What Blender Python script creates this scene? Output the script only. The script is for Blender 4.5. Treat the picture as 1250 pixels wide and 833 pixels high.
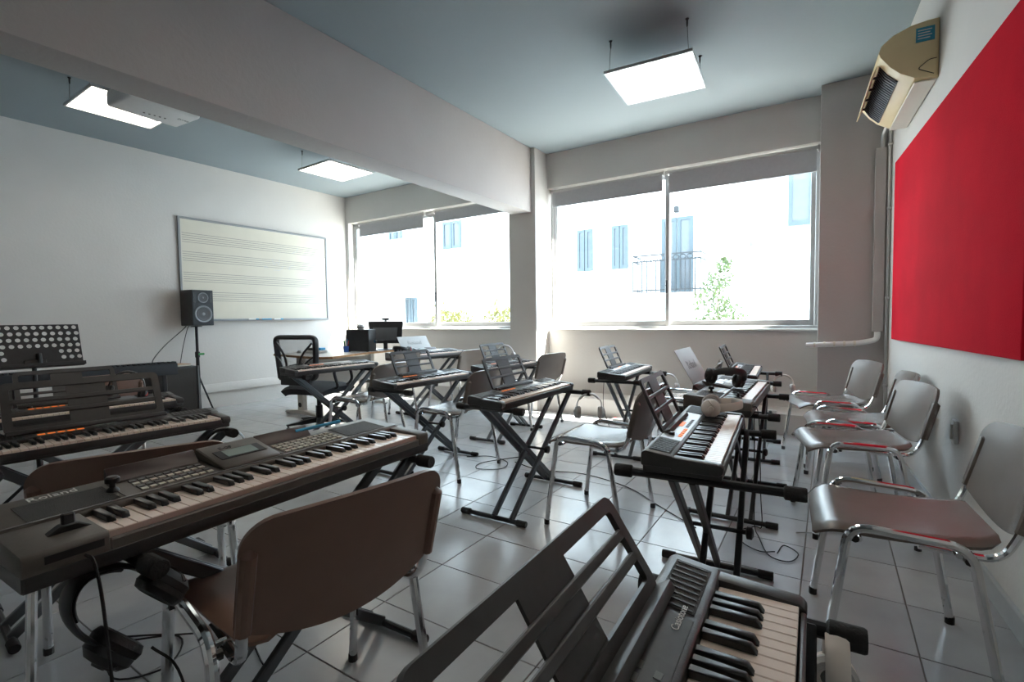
import bpy, bmesh, math, random
from mathutils import Vector, Matrix
random.seed(7)
for o in list(bpy.data.objects): bpy.data.objects.remove(o, do_unlink=True)
scene = bpy.context.scene
COL = scene.collection
R = math.radians

# ------------------------------------------------------------------ camera
cam_d = bpy.data.cameras.new('camera'); cam = bpy.data.objects.new('camera', cam_d); COL.objects.link(cam)
YAW, PIT, ROL = 0.57203, 0.04615, -0.01262
fw = Vector((-math.sin(YAW)*math.cos(PIT), math.cos(YAW)*math.cos(PIT), -math.sin(PIT)))
rt = Vector((math.cos(YAW), math.sin(YAW), 0)); up = rt.cross(fw)
r2 = rt*math.cos(ROL) + up*math.sin(ROL); u2 = -rt*math.sin(ROL) + up*math.cos(ROL)
m = Matrix((r2, u2, -fw)).transposed().to_4x4(); m.translation = (0, 0, 1.075)
cam.matrix_world = m
cam_d.sensor_width = 36; cam_d.lens = 600.85/1250*36; cam_d.clip_start = 0.02
scene.camera = cam
scene.cycles.max_bounces = 14; scene.cycles.diffuse_bounces = 8; scene.cycles.transparent_max_bounces = 12

# ------------------------------------------------------------------ world, sun, exposure
world = bpy.data.worlds.new('sky'); scene.world = world; world.use_nodes = True
bg = world.node_tree.nodes['Background']
bg.inputs[0].default_value = (0.68, 0.85, 1.0, 1); bg.inputs[1].default_value = 9.0
sd = bpy.data.lights.new('sun', 'SUN'); sd.energy = 52.0; sd.angle = R(0.6); sd.color = (1.0, 0.95, 0.86)
so = bpy.data.objects.new('sun', sd); COL.objects.link(so)
so.rotation_euler = Vector((1.0, 0.42, 1.3)).to_track_quat('Z', 'Y').to_euler()
vs = scene.view_settings
vs.view_transform = 'Standard'; vs.look = 'None'; vs.gamma = 1.0; vs.use_curve_mapping = False; vs.exposure = 0.52

# ------------------------------------------------------------------ materials
def nod(nt, t, **kw):
    n = nt.nodes.new(t)
    for k, v in kw.items(): setattr(n, k, v)
    return n
def mat(name, col, rough=0.5, metal=0.0, var=0.06, scale=8.0, bump=0.0, bscale=60.0, emit=0.0, ecol=None, spec=0.5, coat=0.0):
    M = bpy.data.materials.new(name); M.use_nodes = True; nt = M.node_tree; b = nt.nodes['Principled BSDF']
    b.inputs['Roughness'].default_value = rough; b.inputs['Metallic'].default_value = metal
    b.inputs['Specular IOR Level'].default_value = spec; b.inputs['Coat Weight'].default_value = coat
    tc = nod(nt, 'ShaderNodeTexCoord')
    nz = nod(nt, 'ShaderNodeTexNoise'); nz.inputs['Scale'].default_value = scale; nz.inputs['Detail'].default_value = 4
    nt.links.new(tc.outputs['Object'], nz.inputs['Vector'])
    cr = nod(nt, 'ShaderNodeValToRGB')
    cr.color_ramp.elements[0].position = 0.3; cr.color_ramp.elements[1].position = 0.7
    cr.color_ramp.elements[0].color = tuple(c*(1-var) for c in col[:3]) + (1,)
    cr.color_ramp.elements[1].color = tuple(min(1, c*(1+var)) for c in col[:3]) + (1,)
    nt.links.new(nz.outputs['Fac'], cr.inputs['Fac']); nt.links.new(cr.outputs['Color'], b.inputs['Base Color'])
    if bump:
        n2 = nod(nt, 'ShaderNodeTexNoise'); n2.inputs['Scale'].default_value = bscale; n2.inputs['Detail'].default_value = 3
        nt.links.new(tc.outputs['Object'], n2.inputs['Vector'])
        bp = nod(nt, 'ShaderNodeBump'); bp.inputs['Strength'].default_value = bump; bp.inputs['Distance'].default_value = 0.01
        nt.links.new(n2.outputs['Fac'], bp.inputs['Height']); nt.links.new(bp.outputs['Normal'], b.inputs['Normal'])
    if emit:
        b.inputs['Emission Color'].default_value = tuple(ecol or col[:3]) + (1,); b.inputs['Emission Strength'].default_value = emit
    return M
M = {}
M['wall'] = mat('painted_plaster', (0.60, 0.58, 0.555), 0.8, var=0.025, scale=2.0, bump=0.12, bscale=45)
M['wallgrey'] = mat('grey_painted_plaster', (0.44, 0.42, 0.41), 0.7, var=0.03, scale=2.0, bump=0.12, bscale=45)
M['ceil'] = mat('blue_grey_ceiling_paint', (0.235, 0.275, 0.295), 0.85, var=0.02, scale=1.5, bump=0.08, bscale=40)
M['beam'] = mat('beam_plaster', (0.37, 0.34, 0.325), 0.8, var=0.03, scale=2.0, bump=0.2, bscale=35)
M['tile'] = mat('glazed_floor_tile', (0.40, 0.40, 0.405), 0.22, var=0.07, scale=5.0, bump=0.03, bscale=25)
M['grout'] = mat('tile_grout', (0.16, 0.14, 0.125), 0.9)
M['skirt'] = mat('grey_skirting', (0.42, 0.44, 0.45), 0.6, var=0.05, scale=6)
M['alu'] = mat('aluminium_frame', (0.50, 0.50, 0.50), 0.35, 0.6, var=0.03)
M['whitepl'] = mat('white_plastic', (0.78, 0.78, 0.77), 0.4, var=0.02)
M['blind'] = mat('roller_blind_fabric', (0.36, 0.36, 0.37), 0.85, var=0.03, scale=30)
M['red'] = mat('red_felt', (0.55, 0.006, 0.022), 0.95, var=0.10, scale=3.0, bump=0.25, bscale=220, spec=0.1)
M['black'] = mat('black_plastic', (0.018, 0.018, 0.02), 0.45, var=0.2, scale=40)
M['blackm'] = mat('black_powder_coat', (0.022, 0.023, 0.026), 0.38, 0.3, var=0.15, scale=30)
M['rubber'] = mat('black_rubber', (0.02, 0.02, 0.021), 0.8, var=0.15, bump=0.3, bscale=150)
M['body'] = mat('keyboard_body', (0.042, 0.040, 0.040), 0.40, var=0.12, scale=60, bump=0.05, bscale=300)
M['panel'] = mat('keyboard_panel', (0.075, 0.075, 0.078), 0.34, var=0.1, scale=50)
M['silver'] = mat('silver_and_sheen_panel', (0.42, 0.42, 0.43), 0.38, 0.25, var=0.04, scale=60)  # real silver tops, and window sheen painted onto some dark keyboards
M['silvertop'] = mat('grey_keyboard_top', (0.20, 0.19, 0.19), 0.45, 0.1, var=0.06, scale=60)
M['rolbody'] = mat('warm_dark_grey_plastic', (0.120, 0.104, 0.090), 0.48, var=0.06, scale=50, bump=0.06, bscale=350)
M['rolpanel'] = mat('umber_panel', (0.055, 0.046, 0.040), 0.45, var=0.08, scale=40)
M['maroon'] = mat('dark_maroon_plastic', (0.050, 0.028, 0.028), 0.45, var=0.08, scale=40)
M['grille'] = mat('speaker_grille', (0.040, 0.037, 0.035), 0.7, var=0.2, scale=300, bump=0.5, bscale=500)
M['ivory'] = mat('ivory_key', (0.86, 0.70, 0.60), 0.30, var=0.02, scale=5)
M['pinkkey'] = mat('aged_key_front', (0.60, 0.42, 0.35), 0.4, var=0.03, scale=5)
M['ebony'] = mat('black_key', (0.012, 0.012, 0.013), 0.28, var=0.1)
M['button'] = mat('cream_button', (0.58, 0.54, 0.45), 0.5, var=0.05)
M['btngrey'] = mat('grey_button', (0.14, 0.14, 0.14), 0.5)
M['orange'] = mat('orange_button', (0.85, 0.20, 0.03), 0.5, var=0.05, emit=0.5)
M['lcd'] = mat('green_lcd', (0.30, 0.36, 0.33), 0.2, var=0.04)
M['rest'] = mat('music_rest_plastic', (0.040, 0.037, 0.037), 0.42, var=0.1, scale=50)
M['steelrest'] = mat('grey_metal_rest', (0.30, 0.29, 0.28), 0.45, 0.4, var=0.05)
M['chrome'] = mat('chrome_tube', (0.74, 0.74, 0.75), 0.10, 1.0, var=0.02)
M['shell'] = mat('taupe_chair_plastic', (0.150, 0.125, 0.110), 0.27, var=0.05, scale=10, bump=0.04, bscale=400)
M['shell2'] = mat('brown_chair_plastic', (0.200, 0.118, 0.088), 0.36, var=0.05, scale=10, bump=0.05, bscale=400)
M['gunmetal'] = mat('grey_stand_tube', (0.10, 0.11, 0.12), 0.35, 0.6, var=0.06)
M['text'] = mat('printed_lettering', (0.55, 0.55, 0.54), 0.5)
M['textdk'] = mat('dark_lettering', (0.03, 0.03, 0.03), 0.5)
M['ptext'] = mat('pale_lettering', (0.75, 0.72, 0.68), 0.5)
M['bluepen'] = mat('blue_marker', (0.05, 0.33, 0.55), 0.4)
M['hpwhite'] = mat('white_headphone', (0.74, 0.66, 0.60), 0.4, var=0.03)
M['hpsilver'] = mat('grey_headphone', (0.55, 0.56, 0.57), 0.35, 0.2, var=0.03)
M['cushion'] = mat('black_leatherette', (0.015, 0.015, 0.016), 0.5, bump=0.2, bscale=120)
M['cushw'] = mat('grey_cushion', (0.45, 0.42, 0.40), 0.6, bump=0.2, bscale=120)
M['redpl'] = mat('red_plastic', (0.45, 0.03, 0.03), 0.4)
M['acbody'] = mat('yellowed_plastic', (0.72, 0.59, 0.34), 0.45, var=0.04, scale=4)
M['acwhite'] = mat('off_white_plastic', (0.70, 0.67, 0.58), 0.5, var=0.03, scale=4)
M['sticker'] = mat('blue_sticker', (0.02, 0.25, 0.38), 0.35, var=0.1, scale=60)
M['board'] = mat('cream_whiteboard', (0.60, 0.565, 0.475), 0.6, var=0.04, scale=3)
M['stave'] = mat('grey_stave_line', (0.20, 0.195, 0.185), 0.6)
M['wood'] = mat('wood_edge', (0.42, 0.22, 0.10), 0.5, var=0.2, scale=20)
M['desk'] = mat('grey_laminate', (0.55, 0.53, 0.50), 0.4, var=0.04, scale=10)
M['mesh'] = mat('black_chair_mesh', (0.02, 0.022, 0.026), 0.7)
M['fabric'] = mat('black_fabric', (0.02, 0.021, 0.025), 0.9, bump=0.4, bscale=250)
M['beige'] = mat('beige_plastic', (0.50, 0.47, 0.42), 0.5)
M['paper'] = mat('paper', (0.75, 0.75, 0.73), 0.8)
M['bluebox'] = mat('blue_card', (0.05, 0.30, 0.55), 0.6)
M['green'] = mat('green_plastic', (0.05, 0.35, 0.10), 0.5)
M['bluepl'] = mat('blue_plastic', (0.03, 0.12, 0.5), 0.5)
M['cone'] = mat('speaker_cone', (0.035, 0.036, 0.04), 0.5)
M['boardframe'] = mat('dull_grey_board_frame', (0.24, 0.25, 0.26), 0.5, 0.2, var=0.03)
M['ring'] = mat('grey_driver_ring', (0.16, 0.17, 0.18), 0.35, 0.4)
M['carpet'] = mat('black_cabinet_vinyl', (0.022, 0.027, 0.033), 0.7, bump=0.3, bscale=300)
M['facade'] = mat('white_render', (0.80, 0.79, 0.77), 0.9, var=0.02, scale=1)
M['facadeg'] = mat('grey_pink_render', (0.19, 0.17, 0.17), 0.9, var=0.03, scale=1)
M['shutter'] = mat('blue_grey_shutter', (0.05, 0.068, 0.078), 0.6)
M['winglass'] = mat('far_window_glass', (0.075, 0.085, 0.095), 0.15)
M['iron'] = mat('wrought_iron', (0.012, 0.013, 0.015), 0.5)
M['leaf'] = mat('tree_leaf', (0.060, 0.085, 0.020), 0.6, var=0.35, scale=4)  # plain leaf green, tone varied at random
M['yleaf'] = mat('yellow_green_leaf', (0.13, 0.115, 0.02), 0.6, var=0.35, scale=4)
M['bark'] = mat('bark', (0.20, 0.15, 0.11), 0.9)
M['asphalt'] = mat('street_paving', (0.58, 0.56, 0.53), 0.9)
M['awning'] = mat('cream_awning', (0.62, 0.56, 0.48), 0.8)
def mk_light():
    Mm = bpy.data.materials.new('led_diffuser'); Mm.use_nodes = True; nt = Mm.node_tree
    b = nt.nodes['Principled BSDF']; b.inputs['Base Color'].default_value = (0.9, 0.9, 0.88, 1)
    b.inputs['Emission Color'].default_value = (1.0, 0.90, 0.76, 1); b.inputs['Emission Strength'].default_value = 6.0
    return Mm
M['led'] = mk_light()
def mk_glass():
    Mm = bpy.data.materials.new('window_glass'); Mm.use_nodes = True; nt = Mm.node_tree
    for n in list(nt.nodes): nt.nodes.remove(n)
    out = nod(nt, 'ShaderNodeOutputMaterial'); mx = nod(nt, 'ShaderNodeMixShader')
    tr = nod(nt, 'ShaderNodeBsdfTransparent'); tr.inputs[0].default_value = (0.95, 0.97, 0.97, 1)
    gl = nod(nt, 'ShaderNodeBsdfGlossy'); gl.inputs['Roughness'].default_value = 0.03
    mx.inputs[0].default_value = 0.04
    nt.links.new(tr.outputs[0], mx.inputs[1]); nt.links.new(gl.outputs[0], mx.inputs[2])
    nt.links.new(mx.outputs[0], out.inputs[0]); return Mm
M['glass'] = mk_glass()
def mk_mesh():   # woven see-through chair mesh
    Mm = bpy.data.materials.new('see_through_mesh'); Mm.use_nodes = True; nt = Mm.node_tree
    b = nt.nodes['Principled BSDF']; b.inputs['Base Color'].default_value = (0.03, 0.033, 0.04, 1); b.inputs['Roughness'].default_value = 0.8
    tc = nod(nt, 'ShaderNodeTexCoord'); ck = nod(nt, 'ShaderNodeTexChecker'); ck.inputs['Scale'].default_value = 500
    ck.inputs[1].default_value = (0.15, 0.15, 0.15, 1); ck.inputs[2].default_value = (0.55, 0.55, 0.55, 1)
    nt.links.new(tc.outputs['Object'], ck.inputs[0]); nt.links.new(ck.outputs[0], b.inputs['Alpha']); return Mm
M['seemesh'] = mk_mesh()
def mk_blind():
    Mm = bpy.data.materials.new('translucent_blind_fabric'); Mm.use_nodes = True; nt = Mm.node_tree
    b = nt.nodes['Principled BSDF']; b.inputs['Roughness'].default_value = 0.9
    tc = nod(nt, 'ShaderNodeTexCoord'); nz = nod(nt, 'ShaderNodeTexNoise'); nz.inputs['Scale'].default_value = 40; nt.links.new(tc.outputs['Object'], nz.inputs['Vector'])
    cr = nod(nt, 'ShaderNodeValToRGB'); cr.color_ramp.elements[0].color = (0.40, 0.40, 0.415, 1); cr.color_ramp.elements[1].color = (0.46, 0.46, 0.47, 1)
    nt.links.new(nz.outputs['Fac'], cr.inputs['Fac']); nt.links.new(cr.outputs['Color'], b.inputs['Base Color'])
    tr = nod(nt, 'ShaderNodeBsdfTranslucent'); tr.inputs[0].default_value = (0.45, 0.45, 0.47, 1); mx = nod(nt, 'ShaderNodeMixShader'); mx.inputs[0].default_value = 0.12
    nt.links.new(b.outputs[0], mx.inputs[1]); nt.links.new(tr.outputs[0], mx.inputs[2]); nt.links.new(mx.outputs[0], nt.nodes['Material Output'].inputs[0]); return Mm
M['blindcloth'] = mk_blind()

# ------------------------------------------------------------------ mesh helpers
class MB:
    def __init__(s): s.bm = bmesh.new()
    def _add(s, verts, faces, smooth=False):
        vs = [s.bm.verts.new(v) for v in verts]
        for f in faces:
            try:
                fc = s.bm.faces.new([vs[i] for i in f]); fc.smooth = smooth
            except ValueError: pass
        return vs
    def box(s, a, b, bev=0.0, seg=2, mtx=None):
        x0, y0, z0 = a; x1, y1, z1 = b
        t = bmesh.new()
        v = [t.verts.new(p) for p in ((x0,y0,z0),(x1,y0,z0),(x1,y1,z0),(x0,y1,z0),(x0,y0,z1),(x1,y0,z1),(x1,y1,z1),(x0,y1,z1))]
        for f in ((3,2,1,0),(4,5,6,7),(0,1,5,4),(1,2,6,5),(2,3,7,6),(3,0,4,7)): t.faces.new([v[i] for i in f])
        if bev: bmesh.ops.bevel(t, geom=list(t.edges), offset=bev, segments=seg, profile=0.5, affect='EDGES')
        s.merge(t, mtx, bool(bev)); return s
    def merge(s, t, mtx=None, smooth=False):
        if mtx is not None: bmesh.ops.transform(t, matrix=mtx, verts=t.verts)
        t.verts.index_update()
        s._add([v.co.copy() for v in t.verts], [[v.index for v in f.verts] for f in t.faces], smooth); t.free()
    def prism(s, poly, a, b, axis='y', bev=0.0, seg=2, mtx=None):
        # poly of 2D points; extruded along axis from a to b
        def P(p, h):
            return {'y': (p[0], h, p[1]), 'x': (h, p[0], p[1]), 'z': (p[0], p[1], h)}[axis]
        t = bmesh.new(); n = len(poly)
        v0 = [t.verts.new(P(p, a)) for p in poly]; v1 = [t.verts.new(P(p, b)) for p in poly]
        t.faces.new(v0); t.faces.new(v1[::-1])
        for i in range(n): t.faces.new([v0[(i+1) % n], v0[i], v1[i], v1[(i+1) % n]])
        bmesh.ops.recalc_face_normals(t, faces=t.faces)
        if bev: bmesh.ops.bevel(t, geom=list(t.edges), offset=bev, segments=seg, profile=0.5, affect='EDGES')
        s.merge(t, mtx, bool(bev)); return s
    def tube(s, pts, r, n=8, cap=True, radii=None, flat=None):
        pts = [Vector(p) for p in pts]; T = []
        for i in range(len(pts)):
            d = (pts[min(i+1, len(pts)-1)] - pts[max(i-1, 0)]); T.append(d.normalized() if d.length > 1e-9 else Vector((0, 0, 1)))
        ref = Vector((0, 0, 1)) if abs(T[0].z) < 0.9 else Vector((1, 0, 0))
        N = (ref - T[0]*ref.dot(T[0])).normalized(); rings = []
        for i, p in enumerate(pts):
            N = (N - T[i]*N.dot(T[i]))
            N = N.normalized() if N.length > 1e-6 else T[i].orthogonal().normalized()
            B = T[i].cross(N); rr = radii[i] if radii else r
            fl = flat or 1.0
            rings.append([s.bm.verts.new(p + N*rr*math.cos(2*math.pi*k/n) + B*rr*fl*math.sin(2*math.pi*k/n)) for k in range(n)])
        for a, b in zip(rings, rings[1:]):
            for k in range(n):
                f = s.bm.faces.new([a[k], a[(k+1) % n], b[(k+1) % n], b[k]]); f.smooth = True
        if cap: s.bm.faces.new(rings[0][::-1]); s.bm.faces.new(rings[-1])
        return s
    def bar(s, p, q, w, h, upv=(0, 0, 1), bev=0.0):
        p = Vector(p); q = Vector(q); d = q-p; L = d.length; d.normalize(); u = Vector(upv); u = (u - d*u.dot(d)).normalized(); b = u.cross(d)
        mt = Matrix((d, b, u)).transposed().to_4x4(); mt.translation = p
        s.box((0, -w/2, -h/2), (L, w/2, h/2), bev, 1, mt); return s
    def lathe(s, prof, n=24, mtx=None, smooth=True):
        t = bmesh.new(); rings = []
        for r, z in prof:
            if r < 1e-6: rings.append([t.verts.new((0, 0, z))])
            else: rings.append([t.verts.new((r*math.cos(2*math.pi*k/n), r*math.sin(2*math.pi*k/n), z)) for k in range(n)])
        for a, b in zip(rings, rings[1:]):
            for k in range(n):
                k2 = (k+1) % n
                if len(a) == 1 and len(b) == 1: continue
                if len(a) == 1: t.faces.new([a[0], b[k2], b[k]])
                elif len(b) == 1: t.faces.new([a[k], a[k2], b[0]])
                else: t.faces.new([a[k], a[k2], b[k2], b[k]])
        if len(rings[0]) > 1: t.faces.new(rings[0][::-1])
        if len(rings[-1]) > 1: t.faces.new(rings[-1])
        bmesh.ops.recalc_face_normals(t, faces=t.faces)
        s.merge(t, mtx, smooth); return s
    def shell(s, fn, nu, nv, th):
        # fn(u,v) -> (point, normal); closed thin shell
        top = [[None]*(nv+1) for _ in range(nu+1)]; bot = [[None]*(nv+1) for _ in range(nu+1)]
        P = [[Vector(fn(i/nu, j/nv)) for j in range(nv+1)] for i in range(nu+1)]
        for i in range(nu+1):
            for j in range(nv+1):
                a = P[min(i+1, nu)][j]-P[max(i-1, 0)][j]; b = P[i][min(j+1, nv)]-P[i][max(j-1, 0)]
                nn = a.cross(b); nn = nn.normalized() if nn.length > 1e-12 else Vector((0, 0, 1))
                top[i][j] = s.bm.verts.new(P[i][j]); bot[i][j] = s.bm.verts.new(P[i][j]-nn*th)
        def q(*v):
            try: f = s.bm.faces.new(v); f.smooth = True
            except ValueError: pass
        for i in range(nu):
            for j in range(nv):
                q(top[i][j], top[i+1][j], top[i+1][j+1], top[i][j+1]); q(bot[i][j], bot[i][j+1], bot[i+1][j+1], bot[i+1][j])
        for i in range(nu):
            q(top[i][0], bot[i][0], bot[i+1][0], top[i+1][0]); q(top[i][nv], top[i+1][nv], bot[i+1][nv], bot[i][nv])
        for j in range(nv):
            q(top[0][j], top[0][j+1], bot[0][j+1], bot[0][j]); q(top[nu][j], bot[nu][j], bot[nu][j+1], top[nu][j+1])
        return s
    def mesh(s, name, material, sharp=35):
        me = bpy.data.meshes.new(name); bmesh.ops.recalc_face_normals(s.bm, faces=s.bm.faces)
        s.bm.to_mesh(me); s.bm.free()
        if sharp: me.set_sharp_from_angle(angle=R(sharp))
        me.materials.append(M[material] if isinstance(material, str) else material); return me
    def build(s, name, material, parent=None, loc=None, rot=None, sharp=35):
        return put(name, s.mesh(name, material, sharp), parent, loc, rot)
def put(name, me, parent=None, loc=None, rot=None):
    o = bpy.data.objects.new(name, me); COL.objects.link(o)
    if parent is not None: o.parent = parent
    if loc is not None: o.location = loc
    if rot is not None: o.rotation_euler = rot
    return o
def tag(o, label=None, cat=None, group=None, kind=None):
    if label: o['label'] = label
    if cat: o['category'] = cat
    if group: o['group'] = group
    if kind: o['kind'] = kind
    return o
def thing(name, label, cat, loc=(0, 0, 0), rz=0.0, group=None):
    o = bpy.data.objects.new(name, None); COL.objects.link(o); o.empty_display_size = 0.05
    o.location = loc; o.rotation_euler = (0, 0, R(rz)); return tag(o, label, cat, group)
def copy_tree(o, parent=None):
    c = o.copy(); COL.objects.link(c)
    c.parent = parent
    for ch in list(o.children): copy_tree(ch, c)
    return c
def struct(o): o['kind'] = 'structure'; return o
def fillet(pts, r, n=5):
    pts = [Vector(p) for p in pts]; out = [pts[0]]
    for i in range(1, len(pts)-1):
        a, b, c = pts[i-1], pts[i], pts[i+1]; d1 = (a-b); d2 = (c-b); k = min(r, d1.length*0.49, d2.length*0.49)
        p, q = b+d1.normalized()*k, b+d2.normalized()*k
        for j in range(n+1):
            t = j/n; out.append(p*(1-t)**2 + b*2*t*(1-t) + q*t*t)
    out.append(pts[-1]); return out
def smooth(pts, n=6):
    pts = [Vector(p) for p in pts]; P = [pts[0]*2-pts[1]]+pts+[pts[-1]*2-pts[-2]]; out = []
    for i in range(1, len(P)-2):
        a, b, c, d = P[i-1:i+3]
        for j in range(n):
            t = j/n; out.append(0.5*((2*b)+(c-a)*t+(2*a-5*b+4*c-d)*t*t+(3*b-a-3*c+d)*t**3))
    out.append(pts[-1]); return out
def text_mesh(txt, size, material, depth=0.0004):
    cu = bpy.data.curves.new('lettering', 'FONT'); cu.body = txt; cu.size = size; cu.extrude = depth; cu.align_x = 'CENTER'; cu.align_y = 'CENTER'; cu.resolution_u = 3
    ob = bpy.data.objects.new('lettering', cu); COL.objects.link(ob)
    dg = bpy.context.evaluated_depsgraph_get(); me = bpy.data.meshes.new_from_object(ob.evaluated_get(dg))
    bpy.data.objects.remove(ob, do_unlink=True); bpy.data.curves.remove(cu)
    me.name = 'lettering'; me.materials.clear(); me.materials.append(M[material]); return me
def cord(name, label, cat, pts, r=0.0028, material='rubber', group=None, n=6):
    return tag(MB().tube(smooth(pts, n), r, 5).build(name, material), label, cat, group)
# ------------------------------------------------------------------ the room
XL, YB, YW, ZC = -6.45, -2.6, 5.20, 3.0
def XR(y): return 0.67 - 0.055*y
fl = struct(MB().box((XL-0.2, YB-0.2, -0.12), (1.0, 5.45, -0.004)).build('floor', 'grout'))
T = 0.33314; gx0, gy0 = -1.411, 0.937; GAP = 0.004
tiles = []
for i in range(-17, 9):
    for j in range(-12, 15):
        x0 = max(gx0+i*T+GAP/2, XL); x1 = min(gx0+(i+1)*T-GAP/2, 0.85); y0 = max(gy0+j*T+GAP/2, YB); y1 = min(gy0+(j+1)*T-GAP/2, YW)
        if x1-x0 < 0.01 or y1-y0 < 0.01: continue
        c = Vector(((x0+x1)/2, (y0+y1)/2, 0)); v = c-Vector((0, 0, 1.075)); d = v.dot(fw)
        inside = d > 0.3 and abs(v.dot(r2)/d) < 1.15 and abs(v.dot(u2)/d) < 0.8
        tiles.append((0 if inside else 1, v.length, x0, x1, y0, y1))
tiles.sort()
full = None; rest = MB()
for k, (ins, d, x0, x1, y0, y1) in enumerate(tiles):
    if k < 300:
        w, h = x1-x0, y1-y0; whole = abs(w-(T-GAP)) < 1e-4 and abs(h-(T-GAP)) < 1e-4
        if whole and full: me = full
        else:
            me = MB().box((-w/2, -h/2, -0.008), (w/2, h/2, 0), 0.0012, 1).mesh('tile', 'tile')
            if whole: full = me
        put('tile', me, fl, ((x0+x1)/2, (y0+y1)/2, random.uniform(-0.0004, 0.0)))
    else: rest.box((x0, y0, -0.008), (x1, y1, 0), 0.0012, 1)
tag(rest.build('floor_tiles_far', 'tile', fl), kind='stuff')

struct(MB().box((XL-0.2, YB-0.2, ZC), (1.2, 5.45, ZC+0.12)).build('ceiling', 'ceil'))
struct(MB().box((XL-0.2, YB-0.2, -0.1), (XL, 5.45, ZC)).build('wall_left', 'wall'))
struct(MB().box((XL, YB-0.2, -0.1), (1.1, YB, ZC)).build('wall_back', 'wall'))
struct(MB().prism([(XR(YB), YB), (XR(YB)+0.25, YB), (XR(5.45)+0.25, 5.45), (XR(5.45), 5.45)], -0.1, ZC, 'z').build('wall_right', 'wall'))
w = MB()
w.box((XL, YW, -0.1), (-0.08, 5.45, 0.94))                       # below the sills
w.box((XL, YW, 2.60), (-0.08, 5.45, ZC))                         # lintels
w.box((XL, YW, 0.94), (-6.39, 5.45, 2.60))                       # left reveal
wf = struct(w.build('wall_front', 'wall'))
w = MB(); w.prism([(5.2, 0.0), (4.975, 0.0), (4.98, 0.185), (5.0, 0.20), (5.2, 0.215)], -2.82, -0.08, 'x', 0.0)
w.prism([(5.2, 0.0), (4.975, 0.0), (4.98, 0.185), (5.0, 0.20), (5.2, 0.215)], XL, -3.18, 'x', 0.0)
struct(w.build('baseboard_front', 'wall'))
struct(MB().box((-3.18, 4.90, -0.1), (-2.82, 5.45, ZC), 0.006, 2).build('trim_1', 'wall'))          # pillar
struct(MB().box((-0.08, 4.98, -0.1), (XR(5)+0.1, 5.45, ZC), 0.006, 2).build('trim_2', 'wallgrey'))  # corner column
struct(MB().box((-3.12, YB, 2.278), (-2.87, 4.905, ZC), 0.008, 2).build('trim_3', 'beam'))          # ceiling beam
struct(MB().box((XL, YB, 0.20), (XL+0.03, 4.98, 0.305), 0.006, 2).build('baseboard_left', 'wall'))
struct(MB().prism([(XR(YB)-0.014, YB), (XR(YB)+0.02, YB), (XR(4.98)+0.02, 4.98), (XR(4.98)-0.014, 4.98)], 0, 0.085, 'z', 0.003, 1).build('baseboard_right', 'skirt'))
struct(MB().box((-2.80, 5.17, 0.925), (-0.08, 5.44, 0.945), 0.004, 1).build('trim_4', 'wall'))       # window sills
struct(MB().box((-6.39, 5.17, 0.925), (-3.18, 5.44, 0.945), 0.004, 1).build('trim_5', 'wall'))

def window(name, x0, x1, xm, z0=0.945, z1=2.60):
    t = bpy.data.objects.new(name, None); COL.objects.link(t); struct(t); t.location = (0, 5.34, 0)
    f = MB()
    f.box((x0, -0.045, z0), (x0+0.035, 0.055, z1), 0.003, 1); f.box((x1-0.035, -0.045, z0), (x1, 0.055, z1), 0.003, 1)
    f.box((x0, -0.045, z1-0.04), (x1, 0.055, z1), 0.003, 1); f.box((x0, -0.05, z0), (x1, 0.055, z0+0.03), 0.003, 1)
    f.build('window_frame', 'alu', t)
    for (a, b, yy) in ((x0+0.03, xm+0.025, -0.022), (xm-0.025, x1-0.03, 0.018)):
        s = MB(); wd = 0.045
        s.box((a, yy-0.014, z0+0.025), (a+wd, yy+0.014, z1-0.035), 0.003, 1); s.box((b-wd, yy-0.014, z0+0.025), (b, yy+0.014, z1-0.035), 0.003, 1)
        s.box((a+wd, yy-0.0135, z0+0.025), (b-wd, yy+0.0135, z0+0.085), 0.003, 1); s.box((a+wd, yy-0.0135, z1-0.085), (b-wd, yy+0.0135, z1-0.035), 0.003, 1)
        sh = s.build('window_sash', 'alu', t)
        MB().box((a+wd-0.005, yy-0.003, z0+0.08), (b-wd+0.005, yy+0.003, z1-0.08)).build('pane', 'glass', sh)
    h = MB(); h.box((xm-0.012, -0.05, 1.32), (xm+0.008, -0.034, 1.46), 0.004, 1); h.lathe([(0, 0), (0.011, 0), (0.011, 0.012), (0, 0.012)], 12, Matrix.Translation((xm, -0.05, 1.40)) @ Matrix.Rotation(R(90), 4, 'X'))
    h.build('window_latch', 'blackm', t)
    return t
window('window_1', -2.82, -0.08, -1.45)
window('window_2', -6.39, -3.18, -4.69)

def blind(label, x0, x1, z0, y=5.265):
    t = thing('roller_blind', label, 'blind', ((x0+x1)/2, y, z0)); w = (x1-x0)/2; z1 = 2.585-z0
    MB().tube([(-w, 0, z1-0.02), (w, 0, z1-0.02)], 0.016, 12).build('roller', 'alu', t)
    s = MB(); s.shell(lambda u, v: (-w+0.01+(2*w-0.02)*u, -0.014+0.002*math.sin(u*9), 0.012+v*(z1-0.03)), 24, 6, 0.0015); s.build('blind_fabric', 'blindcloth', t)
    MB().box((-w+0.01, -0.018, 0), (w-0.01, -0.008, 0.014), 0.003, 1).build('bottom_rail', 'blind', t)
    
    for q in (-w-0.008, w): MB().box((q, -0.02, z1-0.045), (q+0.008, 0.02, z1+0.01), 0.002, 1).build('bracket', 'alu', t)
blind('grey roller blind over the left pane of the window beside the corner column', -2.79, -1.475, 2.385)
blind('grey roller blind over the right pane of the window beside the corner column', -1.425, -0.10, 2.355)
blind('grey roller blind nearest the whiteboard wall on the far window', -6.20, -4.84, 2.375)
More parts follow.
